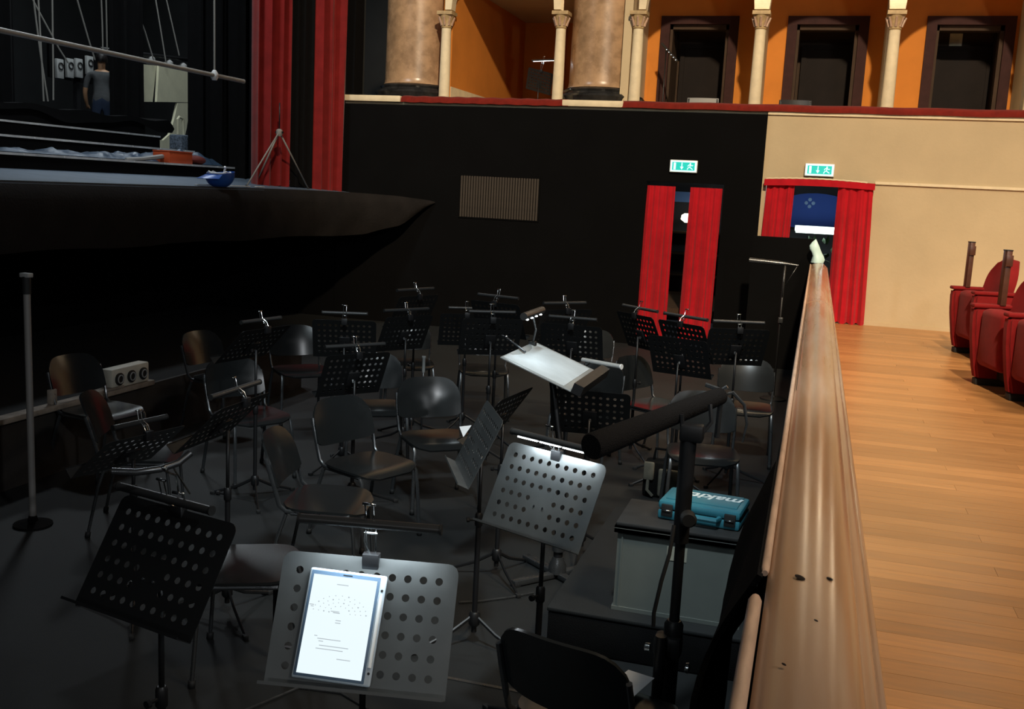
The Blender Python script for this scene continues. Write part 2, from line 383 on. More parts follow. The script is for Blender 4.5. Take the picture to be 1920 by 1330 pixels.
# corridor behind both exits
co = MB().box(-3.2, 1.6, 17.4, 17.5, AF - .5, 2.5).box(-3.3, -3.2, WY + .25, 17.5, 0, 2.5).box(1.6, 1.7, WY + .25, 17.5, 0, 2.5).box(-3.2, 1.6, WY + .25, 17.5, 2.50, 2.56)
struct('wall_corridor', co, mat('corridor_wall', (.05, .05, .06), .8), 'dim corridor behind the exits')
struct('floor_corridor', MB().box(-3.3, 1.7, WY + .2, 17.5, AF - .1, AF), 'vestibule')
bn = thing('arched_banner', 'blue arched banner with a pale emblem seen through the exit in the cream wall', 'banner', (-.05, 17.3, 1.74))
ban = [(-.62, 0), (.62, 0), (.62, .30)] + [(.62 * math.cos(a * PI / 14), .30 + .26 * math.sin(a * PI / 14)) for a in range(1, 14)] + [(-.62, .30)]
part('banner_cloth', MB().prism(ban, .02, rotm('X', PI / 2)), mat('banner_blue', (.035, .10, .50), .7), bn)
em = MB()
for i in range(4): em.lathe([(.02, 0), (.030, .006), (.02, .012)], 10, T(-.10 + .055 * math.cos(i * PI / 2), -.022, .40 + .055 * math.sin(i * PI / 2)) @ rotm('X', PI / 2))
part('emblem', em, mat('emblem_pale', (.35, .55, .9), .6), bn)
tb = thing('tube_light', 'bright white tube light seen through the exit in the cream wall', 'lamp', (.10, 16.9, 1.72))
part('tube', MB().tube([(-.42, 0, 0), (.42, 0, 0)], .055, 12), emat('tube_glow', (.80, 1.0, .93), 5.0), tb)
part('bracket', MB().box(-.44, .44, .05, .10, -.03, .06), 'white', tb)
part('bracket_arm', MB().box(-.02, .02, .08, .50, -.02, .02), 'white', tb)
gl = thing('wall_lamp', 'small glowing wall lamp seen between the red curtains of the black wall', 'lamp', tuple(atY(1290, 412, 17.0)))
part('shade', MB().lathe([(.05, -.05), (.12, 0), (.11, .07), (.06, .1)], 14), emat('lamp_glow', (1, .92, .70), 3.0), gl)
part('wall_plate', MB().box(-.05, .05, .08, .42, -.03, .03), 'door', gl)
bl = thing('foyer_poster', 'pale blue poster high between the red curtains of the black wall', 'poster', tuple(atY(1287, 368, 17.3)))
part('sheet', MB().box(-.25, .25, 0, .1, -.10, .07), mat('pale_blue', (.14, .28, .65), .6), bl)
pl_ = thing('foyer_plant', 'dark green foliage seen low through the exit in the cream wall', 'plant', (.28, 16.6, AF))
lf = MB()
for i in range(46):
    a = random.random() * 2 * PI; e = .2 + random.random() * 1.1; c = Vector((random.uniform(-.42, .35), random.uniform(-.2, .2), .35 + random.random() * .65))
    d = Vector((math.cos(a) * math.cos(e), math.sin(a) * math.cos(e), math.sin(e))) * .16; sd = Vector((-math.sin(a), math.cos(a), 0)) * .035
    lf.add([c, c + d * .5 + sd, c + d, c + d * .5 - sd, c + d * .5 + Vector((0, 0, .012))], [(0, 1, 4), (1, 2, 4), (2, 3, 4), (3, 0, 4)])
o = part('foliage', lf, mat('leaf', (.03, .09, .025), .6), pl_); o['kind'] = 'stuff'
part('pot', MB().lathe([(.14, 0), (.2, .3), (.21, .34), (.15, .36)], 14), 'door', pl_)
sf = thing('dark_shelf', 'dark cluttered shelf between the red curtains of the black wall', 'shelf', (-1.9, 17.0, AF))
part('shelf_side', MB().box(-.5, -.46, 0, .35, 0, 1.1), 'door', sf); part('shelf_side', MB().box(.46, .5, 0, .35, 0, 1.1), 'door', sf)
for z in (.3, .65, 1.0): part('shelf_board', MB().box(-.46, .46, 0, .35, z, z + .03), 'vestibule', sf)

# ------------------------------------------------------------------ vent grille in the black wall
vg = thing('vent_grille', 'brown slatted ventilation grille in the black wall', 'grille', (-4.52, WY - .04, 1.68))
gm = mat('grille_brown', (.045, .034, .024), .7, var=.2, vscale=10)
part('frame', MB().box(-.62, .62, -.012, 0, -.015, 0).box(-.62, .62, -.012, 0, .61, .63).box(-.62, -.605, -.012, 0, 0, .61).box(.605, .62, -.012, 0, 0, .61), 'black_wall', vg)
part('backing', MB().box(-.605, .605, -.002, .0, 0, .61), 'black_wall', vg)
sl = MB().box(-.014, .014, -.014, -.002, .004, .606).mesh('slat', gm)
for i in range(30):
    o = part('slat', sl, gm, vg); o.location.x = -.585 + i * 1.17 / 29

# ------------------------------------------------------------------ tier of boxes above
TL = 3.32
tr = MB().box(-7.1, -.775, WY + .02, WY + 1.7, TL - .035, TL + .01).box(-.775, 6.5, WY - .03, WY + 1.7, TL - .035, TL + .02)
struct('trim_2', tr, 'cream2', 'cream ledge of the box tier')
struct('floor_boxes', MB().box(-7.1, 6.5, WY + .25, 19.2, 2.60, 2.72), 'vestibule')
def cush(u, v, x0, x1):
    a = v * PI; return (x0 + (x1 - x0) * u, WY + .10 - .16 * math.cos(a), TL + .005 + .105 * math.sin(a) ** .6 + .004 * math.sin(u * 60))
for x0, x1, lb in ((-6.12, -3.55, 'red velvet parapet cushion between the two marble columns'), (-2.78, 6.5, 'long red velvet parapet cushion in front of the three dark doors')):
    tag(part('parapet_cushion', curved_sheet(lambda u, v: cush(u, v, x0, x1), 60, 10, .01), 'cushion'), lb, 'cushion')
for xc, lb in ((-6.6, 'cream stone block below the marble column by the red stage curtain'), (-3.16, 'cream stone block below the marble column in the middle of the tier')):
    tag(part('stone_block', MB().rbox(xc - .48 if xc > -5 else -7.05, xc + .40 if xc > -5 else -6.13, WY - .06, WY + .10, TL + .005, TL + .095, .01), 'cream2'), lb, 'block')
def big_column(cx, label):
    t = thing('marble_column', label, 'column', (cx, 15.38, TL))
    part('base', MB().lathe([(.66, .02), (.66, .10), (.63, .13), (.64, .17), (.655, .20), (.63, .235), (.57, .25), (.56, .27), (.575, .30), (.55, .325), (.50, .335)], 40), 'black_marble', t)
    part('shaft', MB().lathe([(.52, .335), (.505, .36), (.497, .42), (.49, 1.4), (.48, 3.2)], 40), 'marble', t)
big_column(-6.28, 'brown marble column on black base beside the red stage curtain')
big_column(-3.29, 'brown marble column on black base next to the box with the lit stand lamp')
COLX = [-5.62, -3.84, -2.70, -1.0, .75, 2.5, 4.25, 6.0]
SPR = 4.70
names = ['slim cream column right of the left marble column', 'slim cream column touching the left of the middle marble column', 'slim cream column just right of the middle marble column', 'slim cream column between the first and second dark doors', 'slim cream column between the second and third dark doors', 'slim cream column right of the third dark door', 'slim cream column beyond the right edge', 'slim cream column furthest right']
for cx, lb in zip(COLX, names):
    t = thing('arch_column', lb, 'column', (cx, 14.87, TL + .02))
    part('base', MB().lathe([(.11, 0), (.11, .05), (.095, .07), (.10, .09), (.08, .11)], 16), 'cream2', t)
    part('shaft', MB().lathe([(.083, .11), (.080, .5), (.072, 1.12)], 16), 'cream2', t)
    cp = part('capital', MB().lathe([(.075, 1.12), (.085, 1.135), (.075, 1.15), (.08, 1.20), (.10, 1.27), (.115, 1.31)], 16).box(-.12, .12, -.12, .12, 1.31, 1.36), mat('gilt_stone', (.44, .31, .15), .6, var=.25, vscale=18), t)
    lfm = MB()
    for k in range(8):
        a = k * PI / 4; lfm.tube([(.078 * math.cos(a), .078 * math.sin(a), 1.16), (.10 * math.cos(a), .10 * math.sin(a), 1.22), (.125 * math.cos(a), .125 * math.sin(a), 1.28), (.115 * math.cos(a), .115 * math.sin(a), 1.26)], [.018, .016, .014, .008], 6)
    part('leaf_ring', lfm, 'rail_trim', cp)
def arch_wall(xa, xb, y0, y1, ztop):
    c = (xa + xb) / 2; r = (xb - xa) / 2 - .10; n = 18; mb = MB()
    arc = [(c - r * math.cos(PI * i / n), SPR + .03 + r * .95 * math.sin(PI * i / n)) for i in range(n + 1)]
    pts = [(xa, SPR + .02), (c - r, SPR + .02)] + arc + [(c + r, SPR + .02), (xb, SPR + .02)]
    N_ = len(pts); tops = [(x, ztop) for x, z in pts]
    vs = [(x, yy, z) for yy in (y0, y1) for x, z in pts + tops]; k = 2 * N_; fs = []
    for i in range(N_ - 1):
        fs += [(i, i + 1, N_ + 1 + i, N_ + i), (k + i + 1, k + i, k + N_ + i, k + N_ + 1 + i), (i + 1, i, k + i, k + i + 1)]
    return mb.add(vs, fs, False)
aw = MB()
for xa, xb in [(COLX[0], COLX[1])] + list(zip(COLX[2:-1], COLX[3:])):
    a = arch_wall(xa, xb, 14.78, 14.96, 6.3); aw.add(a.v, a.f)
struct('wall_arches', aw, 'cream2', 'cream arches of the box tier')
# box interiors
BY = 16.3
doors = [(-2.58, -1.44), (-.68, .44), (1.27, 2.41), (3.0, 4.1)]
bk = MB(); xs = [-2.90] + [v for d in doors for v in d] + [6.5]
for i in range(0, len(xs), 2): bk.box(xs[i], xs[i + 1], BY, BY + .15, 2.7, 5.45)
for a, b in doors: bk.box(a, b, BY, BY + .15, 4.86, 5.45)
struct('wall_boxes_back', bk, 'orange', 'orange back wall of the boxes')
struct('wall_box_partitions', MB().box(-2.92, -2.80, 14.9, BY, 2.7, 5.45).box(-1.09, -.97, 15.5, BY, 2.7, 5.45).box(.68, .80, 15.5, BY, 2.7, 5.45).box(2.48, 2.60, 15.5, BY, 2.7, 5.45), 'cream', 'cream partitions between the boxes')
struct('ceiling_boxes', MB().box(-2.92, 6.5, 14.84, BY + .2, 5.45, 5.55), 'orange')
b1 = MB().box(-5.70, -5.55, 14.95, 18.85, 2.7, 5.2).box(-5.55, -3.5, 18.85, 19.0, 2.7, 5.2).box(-3.62, -3.5, 15.6, 18.85, 2.7, 5.2)
struct('wall_corner_box', b1, 'orange', 'orange walls of the corner box')
struct('ceiling_corner_box', MB().box(-5.7, -3.5, 14.84, 19.0, 5.2, 5.3), 'cream')
struct('trim_3', MB().box(-5.55, -5.54, 14.95, 18.85, 2.7, 3.62), 'cream2', 'cream dado in the corner box')
struct('trim_4', MB().box(-4.9, -4.75, 18.80, 18.85, 2.7, 5.2), 'orange', 'pilaster in the corner box')
for i, (a, b) in enumerate(doors):
    d = part('door_%d' % (i + 1), MB().box(a + .26, b - .16, BY + .76, BY + .80, 2.72, 4.52), 'door'); d['kind'] = 'structure'; d['label'] = 'dark doorway at the back of a box'
    fr = .12
    part('door_frame', MB().box(a - .02, a + fr, BY - .06, BY + .15, 2.72, 4.88).box(b - fr, b + .02, BY - .06, BY + .15, 2.72, 4.88).box(a + fr, b - fr, BY - .06, BY + .15, 4.76, 4.88), 'door_frame', d)
    part('inner_moulding', MB().box(a + fr, a + fr + .04, BY + .02, BY + .2, 2.72, 4.76).box(b - fr - .05, b - fr, BY + .02, BY + .2, 2.72, 4.76).box(a + fr, b - fr, BY + .02, BY + .2, 4.69, 4.76), 'vestibule', d)
    part('vestibule', MB().box(a + fr, a + fr + .02, BY + .2, BY + .9, 2.72, 4.8).box(b - fr - .02, b - fr, BY + .2, BY + .9, 2.72, 4.8).box(a + fr, b - fr, BY + .88, BY + .9, 2.72, 4.8).box(a + fr, b - fr, BY + .2, BY + .9, 4.78, 4.8), 'vestibule', d)
    part('inner_frame', MB().box(a + .20, a + .27, BY + .74, BY + .88, 2.72, 4.58).box(b - .20, b - .15, BY + .74, BY + .88, 2.72, 4.58).box(a + .27, b - .2, BY + .74, BY + .88, 4.51, 4.58), 'door', d)
tag(part('notice', MB().box(-.09, .09, 0, .01, -.14, .14), 'cream2'), 'small pale notice above the third dark door', 'notice').location = (1.75, BY + .86, 4.66)
# box chairs whose top rails peep over the cushion
def box_chair(x, label, mt_):
    t = thing('box_chair', label, 'chair', (x, 15.15, 2.72))
    for sx in (-.2, .2):
        for sy in (-.2, .2): part('leg', MB().tube([(sx, sy, 0), (sx, sy, .45)], .014), 'tube', t)
        part('back_post', MB().tube([(sx, -.2, .45), (sx, -.22, .80)], .012), 'tube', t)
    part('seat', MB().rbox(-.22, .22, -.22, .22, .45, .49, .012), 'plastic', t)
    part('backrest', curved_sheet(lambda u, v: (-.22 + .44 * u, -.21 - .04 * (1 - (2 * u - 1) ** 2), .56 + .25 * v), 10, 3, .012), mt_, t)
box_chair(-1.72, 'pale chair top peeping over the red cushion before the first dark door', 'tip')
box_chair(-.45, 'dark chair top peeping over the red cushion before the second dark door', 'bar')

# ================================================================== THE STAGE
sw = MB()
pr_ = [(SX, 1.72), (SX, SZ), (-8.25, 2.07), (-17, 2.07), (-17, 1.72)]
k = len(pr_); ys = (-1.5, 22.0)
sw.add([(x, yy, z) for yy in ys for x, z in pr_], [tuple(range(k)), tuple(reversed(range(k, 2 * k)))] + [(i, k + i, k + (i + 1) % k, (i + 1) % k) for i in range(k)])
struct('floor_stage', sw, 'stage', 'blue grey raked stage floor')
struct('wall_stage_back', MB().box(-17.1, -17, 2, 24, 1.9, 9.5).box(-17, -7.2, 22.0, 22.1, 1.9, 9.5), mat('stage_back', (.012, .013, .013), .85, var=.3, vscale=1.2), 'dark back wall of the stage house')
struct('wall_proscenium', MB().box(-7.45, -7.06, 14.45, 15.1, 0, 8.5), mat('proscenium_grey', (.028, .032, .032), .7), 'dark edge of the proscenium')
struct('trim_5', MB().box(-7.06, -6.92, 14.45, 14.75, TL, 8.5), 'black_wall', 'black strip beside the marble column')
# apron lip and its black brown skirt
PATH = [(SX + .03, -1.4), (SX + .03, 11.8), (-6.72, 12.9), (-6.35, 13.7), (-5.95, 14.12), (-5.56, 14.385)]
BOT = [1.33, 1.33, 1.34, 1.37, 1.50, 1.86]; TOP = [1.952, 1.952, 1.950, 1.94, 1.92, 1.875]
def pathp(t):
    seg = [0, .80, .87, .93, .97, 1.0]
    for i in range(5):
        if t <= seg[i + 1] + 1e-9:
            a = (t - seg[i]) / (seg[i + 1] - seg[i]); l = lambda A: A[i] + (A[i + 1] - A[i]) * a
            return l([p[0] for p in PATH]), l([p[1] for p in PATH]), l(BOT), l(TOP)
def skf(u, v):
    x, y_, b, tp = pathp(u)
    z = tp + (b - tp) * v
    return (x + .05 * math.sin(v * PI) + .012 * math.sin(u * 160 + 4 * v) * v - (0 if v > 0 else .06), y_, z + (.012 * math.sin(u * 47) * v) - (.0 if v else -.012))
tag(part('stage_skirt', curved_sheet(skf, 150, 8, .01), 'skirt'), 'dark brown cloth skirt hanging from the stage lip', 'drape')
ap = MB(); tri = [(SX, 11.8), (-6.72, 12.9), (-6.35, 13.7), (-5.95, 14.12), (-5.58, 14.39), (SX, 14.39)]
struct('floor_apron', MB().prism(tri, .03, T(0, 0, 1.86)), 'skirt')
# stepped risers with white edges
def riser(x, zt, y1, zb, xb, label):
    t = thing('stage_riser', label, 'riser', (x, 6, zb))
    part('body', MB().box(xb - x, 0, -4, y1 - 6, 0, zt - zb - .002), 'black_wall', t)
    part('white_edge', MB().box(-.05, .012, -4, y1 - 6, zt - zb - .022, zt - zb + .004), 'whiteedge', t)
    sc = MB().lathe([(.012, 0), (.012, .004)], 8, rotm('Y', PI / 2)).mesh('edge_stud', M['white'])
    y_ = -.5 + 3
    while y_ < y1 - 6:
        o = part('edge_stud', sc, 'white', t); o.location = (.013, y_, zt - zb - .009); y_ += .62
riser(-8.25, 2.235, 13.28, 2.07, -9.2, 'lowest stage step with white edge, carrying the orange box')
riser(-9.2, 2.455, 13.69, 2.07, -10.2, 'middle stage step with white edge, behind the blue tarp')
riser(-10.2, 2.68, 14.24, 2.07, -11.1, 'highest stage step with white edge, below the black draped platform')
t = thing('draped_platform', 'black draped platform at the top of the stage steps', 'platform', (-10.7, 8, 2.68))
part('body', MB().box(-.55, .40, -6, 6.0, 0, .22), 'black_wall', t)
part('cloth', curved_sheet(lambda u, v: (-.3 + .74 * min(1, v * 1.6), -5 + 11.6 * u + .1 * math.sin(v * 9), .235 - .30 * max(0, v - .62) * (1.0 + .5 * math.sin(u * 33)) + .02 * math.sin(u * 70) + .25 * max(0, u - .93) * 3 * (1 - v)), 70, 8, .01), 'black_cloth', t)
# tarp
from mathutils import noise
def tarp(u, v):
    yy = 8.8 + 4.5 * u; h = .04 + .11 * (u ** 2) * (1 if u < .95 else .5)
    n1 = noise.noise(Vector((u * 16, v * 2.4, 3))); n2 = noise.noise(Vector((u * 40, v * 6, 9)))
    z = 2.25 + math.sin(v * PI) * h * (1 + 1.1 * n1 + .5 * n2)
    return (-8.45 - .62 * v + .06 * n1, yy, max(2.246, z))
tag(part('blue_tarp', curved_sheet(tarp, 150, 16, .006), 'tarp'), 'crumpled dark blue tarp lying on the stage steps', 'tarp')
t = thing('orange_box', 'small orange box at the end of the lowest stage step', 'box', (-8.42, 12.05, 2.236))
part('body', MB().rbox(-.13, .13, -.27, .25, 0, .15, .008), 'orangebox', t)
part('lid', MB().rbox(-.135, .135, -.275, .255, .15, .165, .004), 'orangebox', t)
tag(part('red_bag', curved_sheet(lambda u, v: (-8.42 + .12 * math.cos(u * 2 * PI) * math.sin(v * PI), 12.55 + .2 * math.sin(u * 2 * PI) * math.sin(v * PI), 2.30 + .062 * math.cos(v * PI) * (1 + .1 * math.sin(u * 19))), 18, 8, 0), mat('dark_red_bag', (.14, .015, .008), .8)), 'dark red soft bag beside the orange box', 'bag')
tag(part('grey_strap', MB().tube([(-8.3, 10.9, 2.25), (-8.35, 11.3, 2.27), (-8.38, 11.6, 2.30), (-8.40, 11.78, 2.32)], [.02, .025, .03, .03], 6), 'tip'), 'pale strap trailing from the orange box', 'strap')
# blue hard hat, upside down
h = thing('hard_hat', 'blue hard hat lying upside down on the stage edge', 'helmet', (-6.99, 10.93, 1.965), math.radians(70))
def hat(u, v):
    a = u * 2 * PI; r = .15 * math.sin(min(1, v) * PI / 2) ** .8
    return (r * 1.25 * math.cos(a), r * math.sin(a), .17 - .17 * math.cos(v * PI / 2) + (.03 * math.cos(a) if v > .9 else 0))
part('shell', curved_sheet(hat, 28, 9, -.006), 'blue', h)
part('brim', curved_sheet(lambda u, v: (-(.16 + .14 * v) * math.cos((u - .5) * 2.2), (.15 + .02 * v) * math.sin((u - .5) * 2.2) * 1.1, .15 - .05 * v), 14, 3, .006), 'blue', h)
part('headband', MB().tube([(.155 * math.cos(a * PI / 10), .125 * math.sin(a * PI / 10), .165 + .02 * (a % 5 == 0)) for a in range(21)], .012, 6), 'white', h)
part('chin_strap', MB().tube([(.1, .05, .16), (.12, .05, .23), (.10, .03, .25)], .014, 6), 'white', h)
for px, ln, az, lb in (((383, 347), .35, 1.45, 'white tape strip beside the hard hat'), ((450, 333), .45, 1.3, 'pale tape strip behind the hard hat'), ((487, 337), .20, .3, 'short white rod near the tripod foot')):
    p = atX(px[0], px[1], -7.15); zs = 1.955 + (SX - p.x) * .09
    tag(part('tape_strip', MB().rbox(-.02, .02, -ln / 2, ln / 2, 0, .012, .003), 'white'), lb, 'tape').location = (p.x, p.y, zs + .002)
    bpy.context.view_layer.update()
# folding tripod
tp = thing('tripod', 'thin metal folding tripod standing on the stage before the red curtain', 'tripod', (-7.2, 12.72, 1.98))
def zst(x): return SZ + (SX - x) * .0889
for p in ((0, -.84), (.0, .86), (-.42, .10)):
    part('leg', MB().tube([(0, 0, .76), (p[0], p[1], zst(-7.2 + p[0]) - 1.98 + .006)], [.012, .010], 8), 'pipe', tp)
    part('foot', MB().lathe([(.018, 0), (.018, .02), (.01, .03)], 8, T(p[0], p[1], zst(-7.2 + p[0]) - 1.98 - .003)), 'rubber', tp)
part('head', MB().lathe([(.03, .70), (.045, .73), (.045, .78), (.02, .80)], 12), 'pipe', tp)
part('centre_post', MB().tube([(0, 0, .8), (0, 0, 1.15)], .009), 'dark_metal', tp)
part('wing_knob', MB().box(-.06, .06, -.01, .01, .74, .765), 'dark_metal', tp)
# red house curtain gathered at the proscenium
curtain('stage_curtain', (-7.60, 12.72), (-7.44, 13.30), 2.0, 8.3, 3, .10, 'stagered', 'narrow red stage curtain fold behind the tripod')
curtain('stage_curtain', (-7.36, 13.36), (-7.28, 13.86), 2.0, 8.3, 3, .02, 'black_cloth', 'black drape strip between the two red stage curtains', cat='drape')
curtain('stage_curtain', (-7.30, 13.80), (-7.04, 14.36), 1.96, 8.3, 3, .10, 'stagered', 'wide red stage curtain touching the black pit wall', flare=-.06)
curtain('masking_drape', (-9.3, 13.72), (-8.35, 15.6), 2.08, 8.5, 6, .07, 'black_cloth', 'black masking drape left of the red stage curtain', cat='drape')
curtain('masking_drape', (-8.35, 13.9), (-7.9, 14.6), 2.08, 8.5, 4, .05, 'black_cloth', 'black masking drape directly behind the tripod', cat='drape')
curtain('masking_drape', (-11.25, 14.35), (-11.1, 15.05), 2.08, 8.5, 3, .05, 'black_cloth', 'narrow black drape beside the person on stage', cat='drape')
curtain('masking_drape', (-12.4, 11.0), (-12.2, 13.4), 2.08, 8.5, 6, .06, 'black_cloth', 'black drape hanging behind the leftmost ropes', cat='drape')
# flown batten and ropes
bt = thing('flown_batten', 'long pale metal batten hanging across the stage opening', 'batten', (-7.2, 8, 3.3))
part('pipe', MB().tube([(0, -6, -.02), (0, 3.78, .01)], .026, 12), 'pipe', bt)
part('end_cap', MB().tube([(0, 3.78, .01), (0, 3.80, .01)], .028, 12), 'tip', bt)
part('clamp', MB().lathe([(.03, -.05), (.045, -.02), (.045, .03), (.02, .07)], 10, T(0, 3.14, .0)), 'white', bt)
part('suspension_rope', MB().tube([(0, 3.14, .05), (.0, 3.13, 1.5), (0, 3.1, 4.5)], .012, 6), 'rope', bt)
ropes = [((63, 0), (75, 95), (90, 190), 'pale rope furthest left on stage'), ((72, 0), (78, 110), (82, 190), 'second rope from the left on stage'), ((98, 0), (100, 150), (100, 188), 'straight rope left of the white boxes'),
         ((75, 25), (110, 90), (128, 118), 'thin dark rope running down to the white boxes'), ((145, 0), (165, 70), (178, 112), 'slanting rope above the white boxes'), ((190, 0), (192, 50), (193, 98), 'bright rope above the person'), ((199, 0), (200, 50), (201, 98), 'dim rope beside the bright rope above the person'),
         ((243, 0), (256, 60), (266, 112), 'slanting rope left of the cream scenery'), ((250, 0), (272, 60), (289, 116), 'thin slanting rope over the cream scenery'), ((292, 0), (302, 60), (311, 116), 'speckled rope over the cream scenery'), ((314, 8), (326, 60), (336, 104), 'rightmost slanting rope over the cream scenery')]
for a, b, c, lb in ropes:
    X_ = -11.7; A, B, C_ = (atX(*q, X_) for q in (a, b, c)); top = A + (A - B) * 2.2
    tag(part('rope', MB().tube([top, A, B, C_], .013, 6), 'rope'), lb, 'rope')
# overhead bar with lamps above the cream scenery
p = atX(295, 103, -12.1)
t = thing('rigging_bar', 'dark rigging bar with small lamps above the cream scenery', 'rigging', p)
part('bar', MB().tube([(0, -1.6, -.12), (0, 1.2, .05)], .04, 8), 'dark_metal', t)
for y_ in (-.2, .35, .8): part('spot_lamp', MB().lathe([(.04, -.16), (.09, -.13), (.08, -.02), (.03, .02)], 10, T(0, y_, -.06)), 'tip', t)
# cream scenery flats
def flat(pts, X_, th, mt_, label, name='scenery_flat'):
    q = [atX(*p, X_) for p in pts]
    o = part(name, MB().prism([(v.y, v.z) for v in q], th, Matrix(((0, 0, 1, X_), (1, 0, 0, 0), (0, 1, 0, 0), (0, 0, 0, 1)))), mt_)
    return tag(o, label, 'scenery')
flat([(249, 119), (289, 123), (282, 191), (251, 191)], -12.05, .05, 'panel', 'narrow cream scenery flat nearer the person')
flat([(294, 121), (350, 133), (354, 160), (353, 192), (290, 191)], -12.0, .05, 'panel', 'wide cream scenery flat beside the black masking drape')
flat([(329, 193), (353, 193), (346, 240), (336, 285), (297, 285), (290, 262), (302, 263), (314, 252), (322, 225)], -12.0, .05, 'panel', 'curved cream scenery leg below the wide flat')
# four white boxes
for i, px in enumerate(((112, 129), (131, 128), (148, 128), (168, 123))):
    p = atX(px[0], px[1], -13.2)
    t = thing('junction_box', ['leftmost', 'second', 'third', 'rightmost'][i] + ' of the four white boxes with dark rings at the back of the stage', 'box', p, group='white boxes at the back of the stage')
    part('body', MB().rbox(-.04, .02, -.085, .085, -.17, .17, .01), mat('greywhite', (.34, .35, .34), .6), t)
    part('ring', MB().tube([(.03, .055 * math.cos(a * PI / 9), .045 + .055 * math.sin(a * PI / 9)) for a in range(19)], .012, 6), 'rubber', t)
p = atX(145, 122, -13.3)
tag(part('box_board', MB().box(-.05, 0, -.75, .75, -.3, .3), 'black_wall'), 'dark board carrying the four white boxes', 'board').location = (-13.27, p.y, p.z)
tag(part('board_post', MB().box(-13.36, -13.28, p.y - .05, p.y + .05, 2.07, p.z + .2), 'dark_metal'), 'dark post behind the white boxes', 'post')
tag(part('back_platform', MB().box(-14, -11.6, 13.6, 16.6, 2.07, 2.30), 'black_wall'), 'low dark platform under the person on stage', 'platform')
# speckled carry bag by the cream scenery
p = atX(366, 282, -9.35)
t = thing('carry_bag', 'grey speckled carry bag with pale handle left of the black masking drape', 'bag', (-9.6, 13.95, 2.08))
part('body', MB().rbox(-.12, .12, -.16, .16, 0, .62, .03), mat('speckle', (.10, .13, .17), .7, var=.9, vscale=40), t)
part('handle', MB().tube([(0, -.1, .60), (0, -.1, .85), (0, -.06, .89), (0, .04, .87), (0, .06, .62)], .022, 8), 'panel', t)

